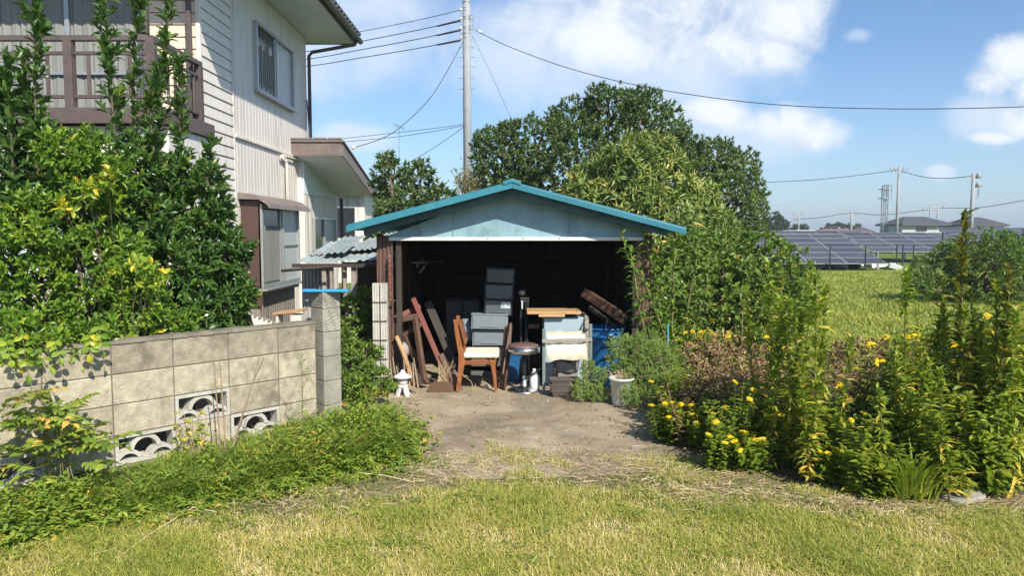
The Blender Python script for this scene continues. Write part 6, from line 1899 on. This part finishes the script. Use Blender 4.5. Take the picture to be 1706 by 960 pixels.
for i in range(46):
    f = random.uniform(.3, 1); p = a.lerp(top_, f); th = random.uniform(0, 6.28); d = Vector((math.cos(th), math.sin(th), .8)) * (.10 * (1.1 - f) + .02)
    mb.tube([p, p + d], .0008, 3, caps=False); pp = np.array([list(p + d * q) for q in (.4, .6, .8, 1)]); lv.add(pp, np.repeat([list(d)], 4, 0) + RNG.normal(scale=.05, size=(4, 3)), randdir(4), .02, .004, T4, .6)
mb.build('stem', M['stem'], t); lv.build('foliage', M['feather'], t)
# plants poking through the openwork block
t = thing('yellowing_weed', G(335, 770), 'pale yellowing weed growing through the openwork block', 'weed')
mb = MB(); lv = Leaves(); random.seed(22)
for i in range(26):
    a = P(330 + random.uniform(-20, 20), 770, 4.95); a.z = 0; b_ = P(335 + random.uniform(-45, 40), random.uniform(680, 745), 5.0)
    mb.tube([a, b_], .0025, 4)
    for q in range(4):
        p = a.lerp(b_, .5 + .16 * q); lv.add(np.array([list(p)]), randdir(1), np.array([[0, -.3, 1.]]), .045, .026, T8, random.uniform(.5, 1))
mb.build('stem', M['drystem'], t); lv.build('foliage', M['weed'], t)
for i, (pts, lb) in enumerate(((([(190, 945), (250, 900), (330, 850), (395, 820)]), 'long dry stalk lying across the weeds at lower left'), (([(235, 842), (300, 850), (360, 862)]), 'short pale stalk lying on the grass below the vine'), (([(150, 935), (190, 925), (230, 955)]), 'bent pale stalk at the bottom left corner'), (([(590, 795), (640, 800), (690, 812)]), 'thin pale stalk at the right edge of the weeds'))):
    W3 = [G(a, b_) + Vector((0, 0, .03)) for a, b_ in pts]; mb = MB(); mb.tube(W3, .0035, 5); tb('dry_stalk', mb, M['straw'], lb, 'stalk', W3[0], 0, 'dry stalks on the ground')

# ------------------------------------------------------------------ lawn grass, straw, sprouts (uncountable)
def blades(name, x, y, hl, w, rb, mat, label, lean=.35, bend=1.2, z0=0.0, kindlab='grass'):
    m_ = len(x); th = RNG.uniform(0, 6.28, m_)
    lv = Leaves(); lv.add(np.stack([x, y, np.full(m_, z0)], 1), np.stack([np.cos(th) * lean, np.sin(th) * lean, np.ones(m_)], 1) + RNG.normal(scale=.15, size=(m_, 3)), np.stack([-np.cos(th), -np.sin(th), np.ones(m_) * .4], 1), hl, w, TG, rb, bend)
    return tag(lv.build(name, M[mat]), label, kindlab, None, 'stuff')


n_ = 520000
x = RNG.uniform(-3.6, 4.6, n_); y = RNG.uniform(3.05, 5.3, n_)
nz_ = vnoise(np.stack([x, y, 0 * x], 1), 2.3, 1); nf = vnoise(np.stack([x, y, 0 * x], 1), 8, 3)
yedge = 4.55 + .22 * np.exp(-(x - .1) ** 2 / .5) - .25 * np.exp(-(x + 1.6) ** 2 / .6) + .12 * nz_ + .06 * nf - .10 * np.clip(x - 1.3, 0, 3)
dens = np.clip((yedge - y) / .35, 0.06, 1) * np.clip(.75 + .35 * nf, .15, 1)
dens = np.where(inpoly(x, y, wpoly), .15, dens)
k_ = (RNG.random(n_) < dens * .9) & (np.abs(x) < .74 * y + .25)
x, y, nz_, nf, yedge = x[k_], y[k_], nz_[k_], nf[k_], yedge[k_]
tall = np.clip((yedge - y) / .5, .35, 1)
nl = vnoise(np.stack([x, y, 0 * x], 1), .9, 14); nm = vnoise(np.stack([x, y, 0 * x], 1), 4.5, 8)
hh = (.018 + .032 * tall * (.8 + .5 * nz_ + .3 * nm)) * RNG.uniform(.5, 1.6, len(x))
hh = hh * np.where(vnoise(np.stack([x, y, 0 * x], 1), 13, 40) > .45, 1.45, 1)
rb = np.clip(.38 - .18 * nz_ - .22 * nm - .18 * nl - .10 * nf + .12 * np.clip((4.0 - y) / .6, -1, 1) + .28 * (1 - tall) + RNG.normal(scale=.20, size=len(x)), 0, 1)
blades('lawn_grass', x, y, hh, .0038, rb, 'grass', 'short yellow green lawn grass across the foreground', .75, 1.5)
# sparse tufts on the drive and beside it
n_ = 150000
x = RNG.uniform(-1.3, 2.6, n_); y = RNG.uniform(4.4, 6.9, n_)
nz_ = vnoise(np.stack([x, y, 0 * x], 1), 3.4, 9); nf = vnoise(np.stack([x, y, 0 * x], 1), 11, 4)
reg = np.clip((5.35 - y) / .5, 0, 1) + np.clip((x - (1.25 - .25 * (5.9 - y).clip(0, 1.2))) / .2, 0, 1) * (y < 6.4) + .6 * ((y < 5.9) & (x > -.2)) * np.clip(vnoise(np.stack([x, y, 0 * x], 1), 2.2, 31) + .35, 0, 1)
k_ = RNG.random(n_) < reg * np.clip(nz_ * 1.3 + nf * .6 + .05, 0, 1)
x, y, nz_ = x[k_], y[k_], nz_[k_]
blades('sparse_grass', x, y, RNG.uniform(.015, .055, len(x)), .004, np.clip(.45 + .3 * RNG.normal(size=len(x)), 0, 1), 'grass', 'sparse tufts of grass over the edge of the drive', .8, 1.4, .004)
# straw lying flat
n_ = 46000
x = RNG.uniform(-2.4, 4.2, n_); y = RNG.uniform(3.6, 6.1, n_)
nz_ = vnoise(np.stack([x, y, 0 * x], 1), 2.7, 6)
w1 = np.exp(-((y - 4.95) / .33) ** 2) * (x > -.7) * (x < 1.6) + np.exp(-((y - (4.45 - .05 * x)) / .22) ** 2) * (x > 1.0) + .5 * np.exp(-((y - 4.4) / .3) ** 2) * (x < -.6)
k_ = RNG.random(n_) < w1 * np.clip(.62 + .7 * nz_, 0, 1)
x, y = x[k_], y[k_]; m_ = len(x); th = RNG.normal(0, .9, m_) + (RNG.random(m_) > .5) * math.pi
lv = Leaves(); lv.add(np.stack([x, y, RNG.uniform(.008, .035, m_)], 1), np.stack([np.cos(th), np.sin(th), RNG.normal(0, .10, m_)], 1), np.stack([0 * th, 0 * th, np.ones(m_)], 1) + RNG.normal(scale=.3, size=(m_, 3)), RNG.uniform(.03, .15, m_), .0035, TG, RNG.random(m_), .6)
tag(lv.build('dry_straw', M['straw']), 'dry mown straw scattered over the ground before the drive', 'straw', None, 'stuff')
# low broadleaf sprouts
n_ = 12000
x = RNG.uniform(-2.4, 3.0, n_); y = RNG.uniform(3.2, 6.9, n_); nz_ = vnoise(np.stack([x, y, 0 * x], 1), 4.2, 12)
reg = np.exp(-((x + .55) / .22) ** 2) * (y < 5.6) + np.exp(-((x - 1.3) / .18) ** 2) + .25 * (y < 4.9) + .25 * (y < 4.4) + .9 * np.exp(-(((x + 1.0) / .35) ** 2 + ((y - 6.75) / .2) ** 2))
k_ = RNG.random(n_) < reg * np.clip(nz_ * 1.3, 0, 1); x, y = x[k_], y[k_]; m_ = len(x)
lv = Leaves()
for q in range(6):
    th = RNG.uniform(0, 6.28, m_); lv.add(np.stack([x + RNG.normal(scale=.015, size=m_), y + RNG.normal(scale=.015, size=m_), RNG.uniform(.008, .03, m_)], 1), np.stack([np.cos(th), np.sin(th), RNG.uniform(.1, .6, m_)], 1), np.stack([0 * th, 0 * th, np.ones(m_)], 1), RNG.uniform(.015, .035, m_), .012, T5, np.clip(.4 + RNG.normal(scale=.2, size=m_), 0, 1))
tag(lv.build('ground_sprouts', M['weed']), 'small broad leaved sprouts dotted over bare ground', 'weeds', None, 'stuff')
# field grass beyond
n_ = 110000
y = 8.5 + 22.0 * RNG.random(n_) ** 1.5; x = y * RNG.uniform(.30, .72, n_)
nz_ = vnoise(np.stack([x, y, 0 * x], 1), .9, 3)
k_ = RNG.random(n_) < np.clip(.7 + .5 * nz_, .1, 1); x, y, nz_ = x[k_], y[k_], nz_[k_]
blades('field_grass', x, y, RNG.uniform(.05, .13, len(x)) * (1 + .3 * nz_), .010 + .0006 * y, np.clip(.18 + .17 * nz_ + RNG.normal(scale=.15, size=len(x)), 0, 1), 'grass', 'long green grass of the open field before the solar panels', .5, 1.0)

# small stones, crumbs and litter on the drive
n_ = 900; x = RNG.uniform(-1.2, 1.5, n_); y = RNG.uniform(4.6, 7.3, n_); k_ = RNG.random(n_) < np.clip(.4 + .6 * vnoise(np.stack([x, y, 0 * x], 1), 3, 20), .05, 1); x, y = x[k_], y[k_]
mb = MB()
for a, b_ in zip(x, y):
    r_ = random.uniform(.003, .009) * (1.8 if random.random() < .05 else 1); q = [Vector((random.gauss(0, 1), random.gauss(0, 1), random.gauss(0, .6))).normalized() * r_ for _ in range(6)]
    c = Vector((a, b_, .008)); vs = [c + Vector((r_, 0, 0)), c + Vector((0, r_ * 1.1, 0)), c + Vector((-r_ * .9, 0, 0)), c + Vector((0, -r_, 0)), c + Vector((0, 0, r_ * .8)), c + Vector((0, 0, -r_ * .5))]
    mb.add(vs, [(0, 1, 4), (1, 2, 4), (2, 3, 4), (3, 0, 4), (1, 0, 5), (2, 1, 5), (3, 2, 5), (0, 3, 5)])
tag(mb.build('gravel_crumbs', M['rubble']), 'small pale stones scattered over the drive', 'gravel', None, 'stuff')
n_ = 700; x = RNG.uniform(-1.3, 1.6, n_); y = RNG.uniform(4.5, 7.3, n_); th = RNG.uniform(0, 6.28, n_)
k_ = RNG.random(n_) < np.clip(.25 + np.clip((np.abs(x) - .6) * 1.2, 0, 1), 0, 1); x, y, th = x[k_], y[k_], th[k_]; m_ = len(x)
lv = Leaves(); lv.add(np.stack([x, y, np.full(m_, .014)], 1), np.stack([np.cos(th), np.sin(th), RNG.normal(0, .15, m_)], 1), np.stack([0 * th, 0 * th, np.ones(m_)], 1) + RNG.normal(scale=.3, size=(m_, 3)), RNG.uniform(.015, .04, m_), .014, T8, RNG.random(m_))
tag(lv.build('leaf_litter', M['deadleaf']), 'fallen dry leaves littering the drive edges', 'leaf litter', None, 'stuff')
# ------------------------------------------------------------------ thin summer haze
hm = bpy.data.materials.new('haze'); hm.use_nodes = True; hm.node_tree.nodes.clear(); n = N(hm.node_tree)
ho = n('ShaderNodeOutputMaterial'); pv = n('ShaderNodeVolumePrincipled')
pv.inputs['Color'].default_value = (.80, .88, 1.0, 1); pv.inputs['Density'].default_value = .0009; pv.inputs['Anisotropy'].default_value = .2
hm.node_tree.links.new(pv.outputs[0], ho.inputs['Volume'])
mb = MB(); mb.bb(-605, 605, -65, 905, -1, 13)
tag(mb.build('haze', hm), 'thin pale summer haze in the air', 'haze', None, 'stuff')
SC.cycles.volume_bounces = 0
